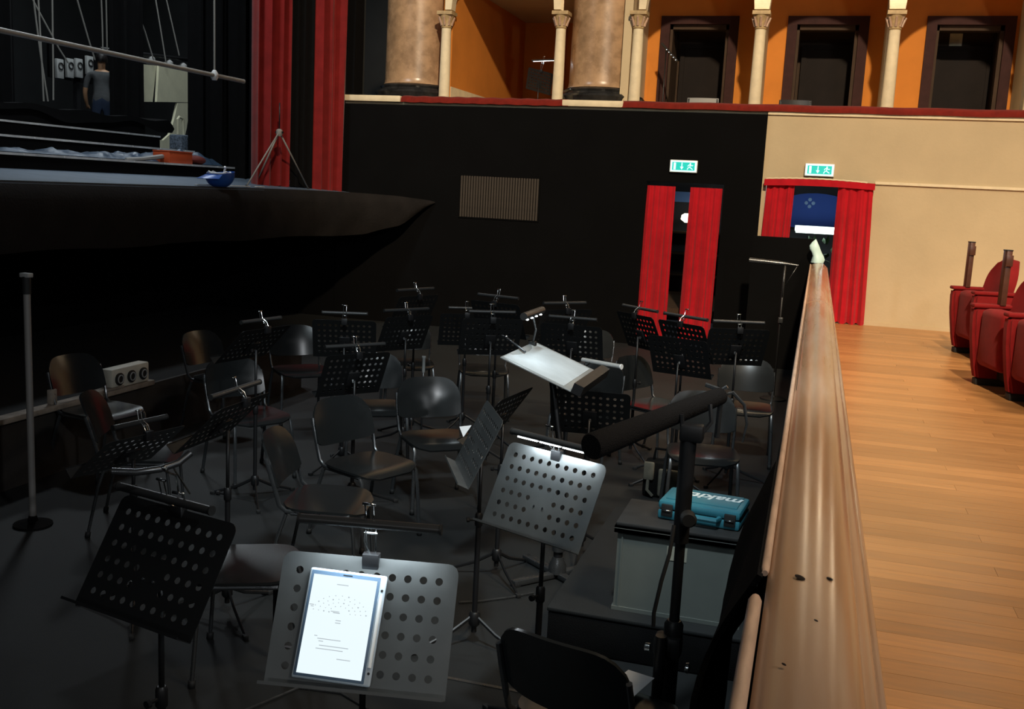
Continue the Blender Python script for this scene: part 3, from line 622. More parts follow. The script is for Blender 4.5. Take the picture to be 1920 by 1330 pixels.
# ------------------------------------------------------------------ person on stage, back to us
def person():
    P = thing('person', 'person in a grey T-shirt and blue jeans standing with back turned on stage', 'person', (-12.0, 15.14, 2.30), math.radians(38))
    # local: facing +Y, x right of the person
    J = {'pel': ((0, 0, .95), (.155, .11)), 'wst': ((0, .0, 1.10), (.145, .10)), 'cst': ((0, .03, 1.30), (.175, .115)), 'shl': ((0, .03, 1.42), (.12, .09)), 'nck': ((0, .05, 1.50), (.058, .058)), 'hd0': ((0, .08, 1.58), (.075, .085)), 'hd1': ((0, .085, 1.68), (.078, .095)), 'hd2': ((0, .085, 1.76), (.05, .06))}
    E_ = [('pel', 'wst'), ('wst', 'cst'), ('cst', 'shl'), ('shl', 'nck'), ('nck', 'hd0'), ('hd0', 'hd1'), ('hd1', 'hd2')]
    for s, n in ((-1, 'l'), (1, 'r')):
        J[n + 'sh'] = ((s * .20, .03, 1.40), (.062, .062)); J[n + 'ua'] = ((s * .245, .03, 1.26), (.052, .052)); J[n + 'el'] = ((s * .27, .03, 1.11), (.042, .042)); J[n + 'fa'] = ((s * .262, .10, 1.0), (.038, .038)); J[n + 'wr'] = ((s * .245, .18, .92), (.028, .028))
        J[n + 'pm'] = ((s * .24, .22, .88), (.034, .018))
        E_ += [('shl', n + 'sh'), (n + 'sh', n + 'ua'), (n + 'ua', n + 'el'), (n + 'el', n + 'fa'), (n + 'fa', n + 'wr'), (n + 'wr', n + 'pm')]
        for f_ in range(4):
            q = (s * (.255 - .02 * f_), .265 + .006 * (f_ in (1, 2)), .85); J[n + 'f%d' % f_] = (q, (.010, .010)); E_.append((n + 'pm', n + 'f%d' % f_))
        J[n + 'th'] = ((s * .20, .235, .885), (.011, .011)); E_.append((n + 'pm', n + 'th'))
        J[n + 'hp'] = ((s * .09, 0, .90), (.095, .10)); J[n + 'kn'] = ((s * .105, .02, .50), (.058, .062)); J[n + 'ca'] = ((s * .108, -.01, .34), (.055, .058)); J[n + 'an'] = ((s * .11, -.02, .08), (.04, .045)); J[n + 'to'] = ((s * .125, .13, .035), (.04, .03))
        E_ += [('pel', n + 'hp'), (n + 'hp', n + 'kn'), (n + 'kn', n + 'ca'), (n + 'ca', n + 'an'), (n + 'an', n + 'to')]
    ks = list(J); me = bpy.data.meshes.new('person_skel'); me.from_pydata([J[k][0] for k in ks], [(ks.index(a), ks.index(b)) for a, b in E_], [])
    o = bpy.data.objects.new('person_skel', me); COL.objects.link(o)
    md = o.modifiers.new('skin', 'SKIN'); sv = me.skin_vertices[0].data
    for i, k in enumerate(ks): sv[i].radius = J[k][1]; sv[i].use_root = (k == 'pel')
    md.use_smooth_shade = True
    o.modifiers.new('sub', 'SUBSURF').levels = 1
    bpy.context.view_layer.update()
    ev = o.evaluated_get(bpy.context.evaluated_depsgraph_get()); bm_ = bpy.data.meshes.new_from_object(ev); bm_.name = 'body'
    bpy.data.objects.remove(o)
    bm_.materials.clear()
    for k in ('shirt', 'skin', 'jeans', 'rubber'): bm_.materials.append(M[k])
    for f_ in bm_.polygons:
        c = f_.center; arm = abs(c.x) > .215 or (abs(c.x) > .15 and c.y > .13)
        if c.z < .07: f_.material_index = 3
        elif arm and c.z < 1.18 and c.z > .8: f_.material_index = 1
        elif c.z < .97: f_.material_index = 2
        elif c.z > 1.475: f_.material_index = 1
        else: f_.material_index = 0
        f_.use_smooth = True
    part('body', bm_, 'shirt', P)
    part('hair', curved_sheet(lambda u, v: (.092 * math.cos(u * 2 * PI) * math.sin(v * 2.0), .075 + .11 * math.sin(u * 2 * PI) * math.sin(v * 2.0) - .012, 1.68 + .115 * math.cos(v * 2.0) + .006 * math.sin(u * 50)), 22, 9, .008), 'hair', P)
    for s in (-1, 1): part('ear', MB().lathe([(.008, -.02), (.014, 0), (.008, .02)], 8, T(s * .083, .09, 1.65)), 'skin', P)
    part('nose', MB().lathe([(.014, -.02), (.012, 0), (.004, .025)], 8, T(0, .185, 1.64)), 'skin', P)
    for s in (-1, 1): part('eye', MB().lathe([(.006, -.006), (.011, 0), (.006, .006)], 8, T(s * .032, .172, 1.675)), 'hair', P)
    part('mouth', MB().box(-.024, .024, .165, .178, 1.595, 1.602), 'orangebox', P)
person()

# ================================================================== CHAIRS
def seat_mesh():
    def fn(u, v):
        y_ = -.20 + .42 * v; e = 2 * v - 1; hw = .232 * (1 - abs(e) ** 5 * .34) ** 1.0
        if v > .94: hw -= .03
        if v < .05: hw -= .02
        x = (2 * u - 1) * hw; z = .452 - .012 * (1 - (2 * u - 1) ** 2) * math.sin(v * PI) - .028 * max(0, (v - .75) / .25) ** 2 + .008 * (1 - v)
        return (x, y_, z)
    return curved_sheet(fn, 10, 14, .012)
def back_mesh():
    def fn(u, v):
        e = 2 * u - 1
        top = .80 - .062 * abs(e) ** 6 - .008 * e * e; bot = .545 - .012 * (1 - e * e) + .02 * abs(e) ** 8
        z = bot + (top - bot) * v
        hw = .228 * (1 - .06 * max(0, v - .7) / .3)
        return (e * hw, -.205 - (z - .54) * .30 - .045 * (1 - e * e) - .035 * max(0, v - .4) ** 2, z)
    return curved_sheet(fn, 16, 8, .011)
CHN = [0]
def chair(B, Fp, label, back=True, loc=None, rz=None, group='black stacking chairs in the pit'):
    if loc is None:
        b = atz(*B, .79); f_ = atz(*Fp, .44); d = (f_ - b); d.z = 0; d.normalize(); rz = math.atan2(-d.x, d.y)
        c = (b + f_) / 2 + d * .04; loc = (c.x, c.y, 0)
    t = thing('stacking_chair', label, 'chair', loc, rz, group)
    cpart('seat', 'seat', seat_mesh, 'plastic', t)
    if back: cpart('back', 'backrest', back_mesh, 'plastic', t)
    for s in (-1, 1):
        lg = cpart(('fl', s), 'leg', lambda: MB().tube([(s * .232, .205, .012), (s * .222, .185, .30), (s * .216, .172, .405), (s * .214, .150, .432)], .0125, 8, flat=.75), 'tube', t)
        cpart(('ff', s), 'foot_cap', lambda: MB().tube([(s * .2324, .2055, 0), (s * .2315, .203, .035)], .0155, 8), 'rubber', lg)
        lg = cpart(('rl', s), 'leg', lambda: MB().tube([(s * .236, -.265, .012), (s * .224, -.205, .30), (s * .214, -.165, .425)], .0125, 8, flat=.75), 'tube', t)
        cpart(('rf', s), 'foot_cap', lambda: MB().tube([(s * .2365, -.2665, 0), (s * .235, -.261, .035)], .0155, 8), 'rubber', lg)
        cpart(('sr', s), 'seat_rail', lambda: MB().tube([(s * .214, .160, .430), (s * .212, 0, .430), (s * .212, -.14, .430)], .0115, 8), 'tube', t)
        if back:
            cpart(('bp', s), 'back_post', lambda: MB().tube([(s * .212, -.10, .434), (s * .215, -.165, .440), (s * .219, -.198, .470), (s * .224, -.216, .54), (s * .226, -.245, .64), (s * .224, -.268, .71)], .012, 8, flat=.8), 'tube', t)
    return t
chair((805, 714), (838, 836), 'black chair with a bright highlight on its backrest, beside the edge-on stand')
chair((637, 750), (738, 886), 'black chair with worn glossy seat edge, left of the chair with the bright highlight')
chair((518, 812), (686, 944), 'black chair turned sideways just behind the lamp of the tablet stand')
chair((432, 676), (502, 792), 'black chair behind the tilted dark stand on the left')
chair((391, 627), (440, 712), 'black chair at the back left, furthest from the handrail in its row')
chair((550, 613), (578, 703), 'black chair standing left of two dark perforated stands')
chair((700, 668), (708, 773), 'black chair half hidden behind the dark stand in the middle left')
chair((152, 672), (215, 775), 'dim chair behind the socket box on the far left')
chair((222, 742), (285, 850), 'dim chair in front of the dusty beam on the far left')
chair((908, 618), (908, 698), 'black chair behind the stand with two crossed lamps, centre back')
chair((763, 606), (770, 690), 'black chair behind the stand with pale dots, left of centre')
chair((1128, 678), (1072, 786), 'grey lit chair behind the white tilted desk')
chair((1108, 622), (1090, 700), 'black chair behind the white tilted desk, against the back row of stands')
chair((1318, 738), (1322, 868), 'black chair beside the draped parapet, behind the foam covered tube')
chair((1402, 676), (1395, 775), 'dark chair furthest right, against the draped parapet')
chair((1228, 680), (1224, 760), 'dark chair below the cluster of perforated stands on the right')
b = atz(545, 1062, .44); f_ = atz(392, 1062, .44); d = f_ - b; c = (b + f_) / 2
chair(None, None, 'black chair without a backrest at the lower left, beside the tablet stand', back=False, loc=(c.x, c.y, 0), rz=math.atan2(-d.x, d.y))
b = atz(1049, 1200, .79); L5, R5 = atz(920, 1180, .78), atz(1178, 1262, .78); d = R5 - L5; n_ = Vector((-d.y, d.x, 0)).normalized()
c = b + n_ * .29
CH5 = chair(None, None, 'black chair seen from behind at the bottom centre, nearest to the camera', loc=(c.x, c.y, 0), rz=math.atan2(-n_.x, n_.y))
sh = tag(part('paper_sheet', curved_sheet(lambda u, v: (-.05 + .10 * u, -.148 + .297 * v, .003 * math.sin(v * 3)), 4, 6, .001), 'paper'), 'white sheet of paper on the seat of the nearest chair', 'paper')
p = atz(1195, 1310, .462); sh.location = (p.x - .055, p.y + .03, .464); sh.rotation_euler = (0, 0, math.atan2(-n_.x, n_.y))

# ================================================================== MUSIC STANDS
DW, DH, TI = .46, .33, math.radians(27)
def desk_mesh():
    bm = bmesh.new(); PX, PY, R_ = .0405, .0475, .0099; nc, nr = 10, 6
    x0, y0 = -nc * PX / 2, -nr * PY / 2
    for r in range(nr):
        for c in range(nc):
            cx, cy = x0 + (c + .5) * PX, y0 + (r + .5) * PY
            q = [(cx - PX / 2, cy - PY / 2), (cx + PX / 2, cy - PY / 2), (cx + PX / 2, cy + PY / 2), (cx - PX / 2, cy + PY / 2)]
            qv = [bm.verts.new((a, b_, 0)) for a, b_ in q]
            if r in (1, 2) and c in (4, 5): bm.faces.new(qv); continue
            ring = [bm.verts.new((cx + R_ * math.cos(-3 * PI / 4 + k * PI / 6), cy + R_ * math.sin(-3 * PI / 4 + k * PI / 6), 0)) for k in range(12)]
            for s in range(4):
                idx = [(s * 3 + j) % 12 for j in range(4)]
                bm.faces.new([qv[s], qv[(s + 1) % 4]] + [ring[i] for i in reversed(idx)])
    hx, hy = DW / 2, DH / 2; gx, gy = nc * PX / 2, nr * PY / 2
    def quad(a, b_, c, d): bm.faces.new([bm.verts.new((p[0], p[1], 0)) for p in (a, b_, c, d)])
    bm.faces.new([bm.verts.new((a, b_, 0)) for a, b_ in [(-hx, -hy), (hx, -hy)] + [(x0 + c * PX, -gy) for c in range(nc, -1, -1)]])
    rc = .028
    def strip(sx):
        pts = [(sx * hx, -hy)] + [(sx * gx, y0 + r * PY) for r in range(nr + 1)] + [(sx * hx, hy - rc)]
        if sx > 0: pts = list(reversed(pts))
        bm.faces.new([bm.verts.new((a, b_, 0)) for a, b_ in pts])
    strip(1); strip(-1)
    arc = lambda sx: [(sx * (hx - rc + rc * math.cos(k * PI / 8)), hy - rc + rc * math.sin(k * PI / 8)) for k in range(5)]
    top = arc(1) + list(reversed(arc(-1)))
    bm.faces.new([bm.verts.new((a, b_, 0)) for a, b_ in top + [(x0 + c * PX, gy) for c in range(nc + 1)]])
    bmesh.ops.remove_doubles(bm, verts=bm.verts[:], dist=1e-5)
    for f_ in bm.faces:
        f_.normal_update()
        if f_.normal.z < 0: f_.normal_flip()
    bm.normal_update(); bmesh.ops.solidify(bm, geom=bm.faces[:], thickness=.0016)
    return MB().bm(bm, False)
def tripod_base(t, H, ang=0.0):
    cpart('hub', 'hub', lambda: MB().lathe([(.018, .09), (.026, .10), (.026, .15), (.018, .16)], 12), 'dark_metal', t)
    for k in range(3):
        a = ang + k * 2 * PI / 3
        lg = cpart('tleg', 'leg', lambda: MB().tube([(0, .015, .135), (0, .12, .075), (0, .30, .010)], [.010, .010, .009], 6, flat=.6), 'dark_metal', t); lg.rotation_euler = (0, 0, a)
        cpart('tfoot', 'foot_cap', lambda: MB().rbox(-.012, .012, .285, .318, 0, .02, .004), 'rubber', lg)
    cpart('ltube', 'lower_tube', lambda: MB().tube([(0, 0, .06), (0, 0, .60)], .0125, 10), 'dark_metal', t)
    cpart('collar', 'collar', lambda: MB().lathe([(.014, .575), (.018, .58), (.018, .63), (.012, .64)], 12).tube([(0, .01, .605), (.0, .045, .605)], .006, 6).lathe([(.006, 0), (.012, .004), (.012, .016)], 8, T(0, .04, .605) @ rotm('X', -PI / 2)), 'dark_metal', t)
    k = round(H, 2)
    cpart(('ut', k), 'upper_tube', lambda: MB().tube([(0, 0, .58), (0, 0, k - .04)], .0085, 8), 'dark_metal', t)
def deskM(H, tilt=TI, spin=0.0):
    s, c = math.sin(tilt), math.cos(tilt)
    m_ = Matrix(((-1, 0, 0, 0), (0, -s, c, 0), (0, c, s, 0), (0, 0, 0, 1)))
    return T(0, .02, H) @ m_ @ rotm('Z', spin)
LAMPS = []
def lamp_on(M_stand, H, tilt, L_, label, lit, off, slant=0.0, spin=0.0, power=.8, rad=.0125, led_ang=0.0):
    top = M_stand @ deskM(H, tilt, spin) @ Vector((0, DH / 2, 0))
    rz = M_stand.to_euler().z
    t = thing('stand_lamp', label, 'lamp', top, rz, 'clip lamps on the music stands')
    oy, oz = off
    cpart('lclamp', 'clamp', lambda: MB().rbox(-.022, .022, -.012, .014, -.035, .012, .003), 'dark_metal', t)
    am = MB()
    for x in (-.010, .010):
        am.tube([(x, .0, .0), (x * 1.3, oy * .35, oz * .75), (x, oy, oz + .012), (x, oy + .01, oz + .055)], .0022, 6)
    am.tube([(0, 0, 0), (.016, oy * .6, oz * .5), (.004, oy, oz)], .0022, 6)
    part('arm', am, 'chrome', t)
    kb = MB()
    for q in ((oy + .01, oz + .055), (.004, .006), (oy * .4, oz * .70)): kb.tube([(-.017, q[0], q[1]), (.017, q[0], q[1])], .0042, 6)
    part('wing_knobs', kb, 'chrome', t)['kind'] = 'stuff'
    bar = part('lamp_bar', MB().tube([(-L_ / 2, 0, 0), (L_ / 2, 0, 0)], rad, 14), 'bar', t); bar.location = (0, oy, oz); bar.rotation_euler = (-led_ang, slant, 0)
    for s in (-1, 1): part('end_cap', MB().tube([(s * L_ / 2, 0, 0), (s * (L_ / 2 + .006), 0, 0)], rad * 1.12, 14), 'rubber', bar)
    if lit:
        for k in range(3):
            xa = -L_ / 2 + .02 + k * (L_ - .04) / 3
            part('led_strip', MB().rbox(xa + .006, xa + (L_ - .04) / 3 - .006, -.006, .006, -rad - .004, -rad + .002, .001), 'led', bar)
        lt = bpy.data.lights.new('lamp_glow', 'AREA'); lt.shape = 'RECTANGLE'; lt.size = L_ * .8; lt.size_y = .012; lt.energy = power; lt.color = (.80, .93, 1.0)
        lo = link(bpy.data.objects.new('lamp_glow', lt), t); lo.location = (0, oy, oz - rad - .008)
        tgt = Vector((0, -.0, -.17)) - Vector(lo.location); lo.rotation_euler = tgt.to_track_quat('-Z', 'Y').to_euler()
    return t
def stand(label, pl, pr, z, face, lamp_label=None, lit=False, off=(.055, .045), tilt=TI, power=.8, group='perforated music stands in the pit', base_ang=0.3, minL=.30, maxL=.42, spin=0.0, dmat='shaded_desk', zr=None, rzoff=0.0, led_ang=0.0):
    A, B = (pl, pr) if isinstance(pl, Vector) else (atz(*pl, z), atz(*pr, z if zr is None else zr)); c = (A + B) / 2; d = B - A; slant = 0
    L_ = min(maxL, max(minL, d.length)); d.z = 0; d.normalize(); n = Vector((-d.y, d.x, 0))
    if n.dot(CAM - c) * face < 0: n = -n
    rz = math.atan2(-n.x, n.y) + rzoff
    s, co_ = math.sin(tilt), math.cos(tilt)
    o = off if lamp_label else (0, 0)
    ly = .02 - s * DH / 2 + o[0]; H = c.z - co_ * DH / 2 - o[1]
    Rz = rotm('Z', rz); loc = Vector((c.x, c.y, 0)) - (Rz @ Vector((0, ly, 0))); loc.z = 0
    t = thing('music_stand', label, 'music stand', loc, rz, group)
    tripod_base(t, H, base_ang)
    D = deskM(H, tilt, spin)
    dk = cpart(('desk', dmat), 'desk', desk_mesh, dmat, t); dk.matrix_local = D
    lp = cpart(('lip', dmat), 'lip', lambda: MB().box(-DW / 2, DW / 2, -DH / 2 - .002, -DH / 2, -.001, .055).box(-DW / 2, DW / 2, -DH / 2, -DH / 2 + .006, .053, .055), dmat, dk)
    cpart('bracket', 'bracket', lambda: MB().rbox(-.04, .04, -.09, .02, -.014, -.002, .003).tube([(0, -.04, -.012), (0, -.05, -.03)], .012, 8), 'dark_metal', dk)
    for a in (-.02, .02): cpart(('scr', a), 'screw', lambda: MB().lathe([(.0045, 0), (.004, .002)], 8, T(a, -.0475 + .0, .0005)), 'chrome', dk)
    print('STAND %-60s L=%.2f H=%.2f loc=%.2f,%.2f' % (label[:60], (B - A).length, H, loc.x, loc.y))
    if lamp_label: lamp_on(T(*loc) @ Rz, H, tilt, L_, lamp_label, lit, off, slant, spin, power, led_ang=led_ang)
    return t, T(*loc) @ Rz, H
MSX = 'dark perforated music stand '
S1, S1M, S1H = stand('perforated metal music stand holding the glowing tablet', (563, 972), (825, 994), 1.25, 1, 'clip lamp with long black bar over the tablet stand', True, (.03, .10), power=1.7, maxL=.36, base_ang=.2, dmat='desk', led_ang=1.15)
S2, S2M, S2H = stand('brightly lit perforated music stand in front of the podium', (958, 808), (1112, 846), 1.2, 1, 'clip lamp with lit white strips over the bright perforated stand', True, (.045, .055), power=1.3, maxL=.36, dmat='desk')
stand('perforated music stand turned edge-on beside the bright one, with a white paper corner', Vector((-1.41, 4.46, 1.12)), Vector((-1.22, 4.09, 1.12)), 1.12, 1, minL=.3, tilt=math.radians(25), dmat='desk')
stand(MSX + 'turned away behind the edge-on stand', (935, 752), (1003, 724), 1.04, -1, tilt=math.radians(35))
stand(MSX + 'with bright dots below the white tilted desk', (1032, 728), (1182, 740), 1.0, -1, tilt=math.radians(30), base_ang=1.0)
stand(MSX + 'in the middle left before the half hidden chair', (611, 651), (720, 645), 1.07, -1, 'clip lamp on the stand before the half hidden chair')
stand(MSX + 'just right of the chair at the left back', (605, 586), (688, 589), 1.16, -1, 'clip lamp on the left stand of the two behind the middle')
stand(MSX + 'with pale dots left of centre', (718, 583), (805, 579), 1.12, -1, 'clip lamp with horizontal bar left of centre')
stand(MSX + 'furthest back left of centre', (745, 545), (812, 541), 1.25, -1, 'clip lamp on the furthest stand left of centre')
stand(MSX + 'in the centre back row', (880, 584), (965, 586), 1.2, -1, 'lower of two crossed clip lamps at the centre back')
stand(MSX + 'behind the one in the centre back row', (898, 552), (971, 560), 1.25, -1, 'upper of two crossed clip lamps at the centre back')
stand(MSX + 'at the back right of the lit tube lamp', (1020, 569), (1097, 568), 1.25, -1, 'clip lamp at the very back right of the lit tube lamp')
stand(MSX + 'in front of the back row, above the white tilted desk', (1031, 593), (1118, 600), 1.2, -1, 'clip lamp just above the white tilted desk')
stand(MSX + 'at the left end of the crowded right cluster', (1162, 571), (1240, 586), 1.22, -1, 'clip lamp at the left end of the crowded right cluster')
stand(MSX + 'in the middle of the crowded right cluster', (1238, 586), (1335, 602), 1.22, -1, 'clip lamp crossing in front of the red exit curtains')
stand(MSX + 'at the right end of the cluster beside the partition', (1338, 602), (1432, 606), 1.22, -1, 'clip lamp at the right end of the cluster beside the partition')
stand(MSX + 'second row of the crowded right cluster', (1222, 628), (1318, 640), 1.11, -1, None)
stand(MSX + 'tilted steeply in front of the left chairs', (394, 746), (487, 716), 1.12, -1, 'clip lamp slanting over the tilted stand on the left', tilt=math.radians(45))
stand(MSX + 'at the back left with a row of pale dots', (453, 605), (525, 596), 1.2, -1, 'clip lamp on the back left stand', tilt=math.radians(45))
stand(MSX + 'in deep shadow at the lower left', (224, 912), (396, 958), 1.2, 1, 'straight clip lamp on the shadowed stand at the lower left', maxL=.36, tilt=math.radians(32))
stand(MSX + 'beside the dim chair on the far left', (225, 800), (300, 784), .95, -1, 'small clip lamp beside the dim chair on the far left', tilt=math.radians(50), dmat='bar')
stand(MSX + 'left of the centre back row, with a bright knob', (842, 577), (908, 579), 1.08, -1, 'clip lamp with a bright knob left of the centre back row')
# bent second lamp on the shadowed stand
A, Bm, Bn = atz(210, 884, 1.3), atz(300, 880, 1.3), atz(357, 850, 1.33)
t = thing('bent_lamp', 'bent flexible lamp above the shadowed stand at the lower left', 'lamp', Bm)
part('flexible_tube', MB().tube([A - Bm, (A - Bm) * .45 + Vector((0, -.01, -.004)), Vector((0, 0, 0)), (Bn - Bm) * .6 + Vector((0, 0, -.01)), Bn - Bm], .010, 10), 'tube', t)
q = atz(335, 925, 1.2) - Bm
part('wire_arm', MB().tube([(0, 0, 0), Vector(q) * .5 + Vector((.02, 0, .02)), q], .003, 6).tube([(.03, .02, 0), Vector(q) + Vector((.03, .01, 0))], .003, 6), 'chrome', t)
part('wing_knobs', MB().tube([(-.02, 0, .005), (.02, 0, .005)], .005, 6).tube([Vector(q) + Vector((-.02, 0, 0)), Vector(q) + Vector((.02, 0, 0))], .005, 6), 'chrome', t)['kind'] = 'stuff'

# ------------------------------------------------------------------ conductor's tilted desk
cs = thing('conductor_stand', 'conductor stand with white tilted desk on a heavy pedestal foot', 'music stand', (-1.20, 5.22, 0))
cor = [atz(945, 668, 1.235), atz(1003, 645, 1.235), atz(1120, 695, 1.10), atz(1064, 738, 1.10)]
u_ = ((cor[1] - cor[0]) + (cor[2] - cor[3])).normalized(); v_ = ((cor[0] - cor[3]) + (cor[1] - cor[2])); v_ = (v_ - u_ * v_.dot(u_)).normalized(); n_ = u_.cross(v_)
if n_.z < 0: n_ = -n_
cc = sum(cor, Vector()) / 4; wu = ((cor[1] - cor[0]).length + (cor[2] - cor[3]).length) / 2; wv = ((cor[0] - cor[3]).length + (cor[1] - cor[2]).length) / 2
print('CONDUCTOR', cc, wu, wv)
DM = Matrix((u_, v_, u_.cross(v_))).transposed().to_4x4(); DM.translation = cc - Vector(cs.location)
sg = 1 if u_.cross(v_).z > 0 else -1
dk = part('desk_plate', MB().rbox(-wu / 2, wu / 2, -wv / 2, wv / 2, -.004, .004, .003), mat('grey_plate', (.34, .36, .36), .35, .3, var=.1, vscale=5), cs); dk.matrix_local = DM
part('lip', MB().box(-wu / 2, wu / 2, -wv / 2 - .055, -wv / 2, (-.004 if sg > 0 else -.05), (.05 if sg > 0 else .004)), 'dark_metal', dk)
part('bracket', MB().rbox(-.06, .06, -.12, .12, -.03 * sg - .006, -.03 * sg + .006 + .014, .004), 'dark_metal', dk)
cz = cc.z - .03
part('pole', MB().tube([(0, 0, .10), (0, 0, .62)], .026, 14).tube([(0, 0, .6), (cc.x + 1.20, cc.y - 5.22, cz)], .019, 12), 'dark_metal', cs)
part('collar', MB().lathe([(.027, .15), (.036, .155), (.036, .19), (.027, .2)], 16), 'tube', cs)
part('hub', MB().lathe([(.05, .03), (.05, .07), (.035, .10), (.03, .12)], 16), 'tube', cs)
for k in range(4):
    o = part('foot', MB().rbox(-.024, .024, .03, .30, .006, .036, .006), 'tube', cs); o.rotation_euler = (0, 0, k * PI / 2 + .9)
    part('foot_cap', MB().rbox(-.022, .022, .26, .302, 0, .008, .002), 'rubber', o)
# scores lying on the conductor's desk
sc_ = tag(part('score_sheet', curved_sheet(lambda u, v: ((u - .5) * wu * .92, (v - .5) * wv * .86 + .02, sg * (.0055 + .004 * math.sin(u * 3) * math.sin(v * 4))), 8, 8, .0015), mat('score_paper', (.48, .52, .54), .6, var=.12, vscale=6)), 'pale sheet lying on the tilted conductor desk', 'paper')
sc_.matrix_world = Matrix.Translation(cs.location) @ DM
# lit tube lamp above it
A, B = atz(968, 599, 1.46), atz(1028, 577, 1.46); c = (A + B) / 2
t = thing('tube_lamp', 'thick tube lamp with bright dots standing over the white tilted desk', 'lamp', (c.x, c.y, 1.46))
dd = (B - A); LL = min(.36, dd.length); dd.normalize()
print('TUBELAMP', c, LL)
part('lamp_bar', MB().tube([dd * (-LL / 2), dd * (LL / 2)], .020, 14), 'bar', t)
for k in range(4): part('led_dot', MB().lathe([(.005, -.004), (.010, 0), (.005, .004)], 8, T(*(dd * (-LL / 2 + .05 + k * (LL - .1) / 3) + Vector((.008, -.008, -.019))))), 'led', t)
tp_ = (cor[1] + (cor[0] - cor[1]) * .08) - c
part('arm', MB().tube([(0, 0, -.01), tp_ * .5 + Vector((.015, .01, 0)), tp_ + Vector((0, 0, .01))], .006, 8), 'tube', t)
part('clamp', MB().rbox(-.02, .02, -.02, .02, -.02, .02, .004, mtx=T(*tp_)), 'dark_metal', t)
lt = bpy.data.lights.new('lamp_glow', 'AREA'); lt.shape = 'RECTANGLE'; lt.size = LL * .8; lt.size_y = .02; lt.energy = .75; lt.color = (.80, .94, 1.0)
lo = link(bpy.data.objects.new('lamp_glow', lt), t); lo.location = (0, 0, -.03); lo.rotation_euler = ((cc - c) - Vector((0, 0, -.03))).to_track_quat('-Z', 'Y').to_euler()
# clamp rod on the desk corner
e0 = atz(985, 655, 1.25); e1 = atz(946, 631, 1.29)
t = thing('clamp_rod', 'short rod with wing end clamped to the corner of the white tilted desk', 'rod', e0)
part('rod', MB().tube([(0, 0, -.015), e1 - e0], .007, 8), 'tube', t)
part('wing_end', MB().tube([(e1 - e0) + Vector((-.018, 0, 0)), (e1 - e0) + Vector((.018, 0, 0))], .007, 6), 'chrome', t)

# ------------------------------------------------------------------ lamp post by the partition
c0 = atY(1405, 488, 11.2); c1 = atY(1497, 498, 11.2)
t = thing('lamp_post', 'thin post lamp with a grey bar against the black partition', 'lamp', ((c0.x + c1.x) / 2 + .12, 11.2, 0))
cx_ = (c0.x + c1.x) / 2 + .12
part('lamp_bar', MB().tube([(c0.x - cx_, 0, c0.z), ((c0.x + c1.x) / 2 - cx_ + .05, 0, (c0.z + c1.z) / 2), (c1.x - cx_, 0, c1.z)], [.028, .024, .009], 12), 'tube', t)
part('post', MB().tube([(0, 0, .02), (0, 0, c0.z)], .012, 8), 'dark_metal', t)
part('arm', MB().tube([(.13, 0, c1.z), (.02, 0, c1.z - .22)], .004, 6).tube([(.0, -.01, c1.z - .06), (0, -.01, c1.z - .35)], .006, 6), 'tube', t)
part('clamp', MB().rbox(-.02, .03, -.03, .02, .84, .90, .006), 'tube', t)
part('base', MB().lathe([(.14, 0), (.14, .015), (.03, .03), (.015, .05)], 18), 'dark_metal', t)

# ================================================================== PODIUM, CRATE, CASE
pd = thing('podium', 'low black carpeted podium under the grey crate', 'podium', (-.53, 5.2, 0))
part('body', MB().rbox(-.50, .42, -.86, .80, 0, .185, .008), 'black_cloth', pd)
part('carpet_top', MB().rbox(-.505, .425, -.865, .805, .185, .205, .006), 'pit_floor', pd)
struct('trim_6', MB().box(-2.2, -.1, 3.88, 3.90, 0, .004), 'tube', 'thin edging strip on the pit floor')
cr = thing('storage_crate', 'grey plastic storage crate on the black podium', 'crate', (-.46, 4.62, .206))
def wallbox(x0, x1, y0, y1, z0, z1, t_): return MB().box(x0, x1, y0, y0 + t_, z0, z1).box(x0, x1, y1 - t_, y1, z0, z1).box(x0, x0 + t_, y0 + t_, y1 - t_, z0, z1).box(x1 - t_, x1, y0 + t_, y1 - t_, z0, z1).box(x0, x1, y0, y1, z0, z0 + t_)
part('body', wallbox(-.285, .285, -.185, .185, 0, .40, .012), 'crate', cr)
part('rim', wallbox(-.30, .30, -.20, .20, .375, .405, .02).box(-.30, .30, -.2, .2, .398, .405), 'crate', cr)
part('foot_rim', MB().box(-.292, .292, -.192, .192, 0, .018), 'crate', cr)
for s in (-1, 1): part('corner_rib', MB().box(s * .262 - .004, s * .262 + .004, -.190, -.184, .018, .375), 'crate', cr)
part('lid', MB().rbox(-.295, .295, -.195, .195, .405, .425, .006), 'crate_lid', cr)
part('label_sticker', MB().box(-.055, .035, -.1875, -.185, .275, .34), mat('sticker', (.33, .33, .27), .7), cr)
case = thing('tool_case', 'teal tool case with white lettering lying on the grey crate', 'case', (-.385, 4.66, .632), math.radians(-6))
part('bottom_shell', MB().rbox(-.19, .19, -.13, .13, 0, .045, .012), 'teal', case)
part('top_shell', MB().rbox(-.19, .19, -.13, .13, .047, .088, .014), 'teal', case)
part('lid_panel', MB().rbox(-.165, .165, -.085, .115, .086, .092, .004), 'teal', case)
part('handle', MB().tube([(-.095, -.125, .045), (-.09, -.165, .045), (.09, -.165, .045), (.095, -.125, .045)], .014, 8), 'teal', case)
for s in (-1, 1):
    lt_ = part('latch', MB().rbox(s * .145 - .026, s * .145 + .026, -.140, -.120, .018, .075, .004), 'rubber', case); part('latch_pin', MB().tube([(s * .145 - .02, -.142, .047), (s * .145 + .02, -.142, .047)], .004, 6), 'chrome', lt_)
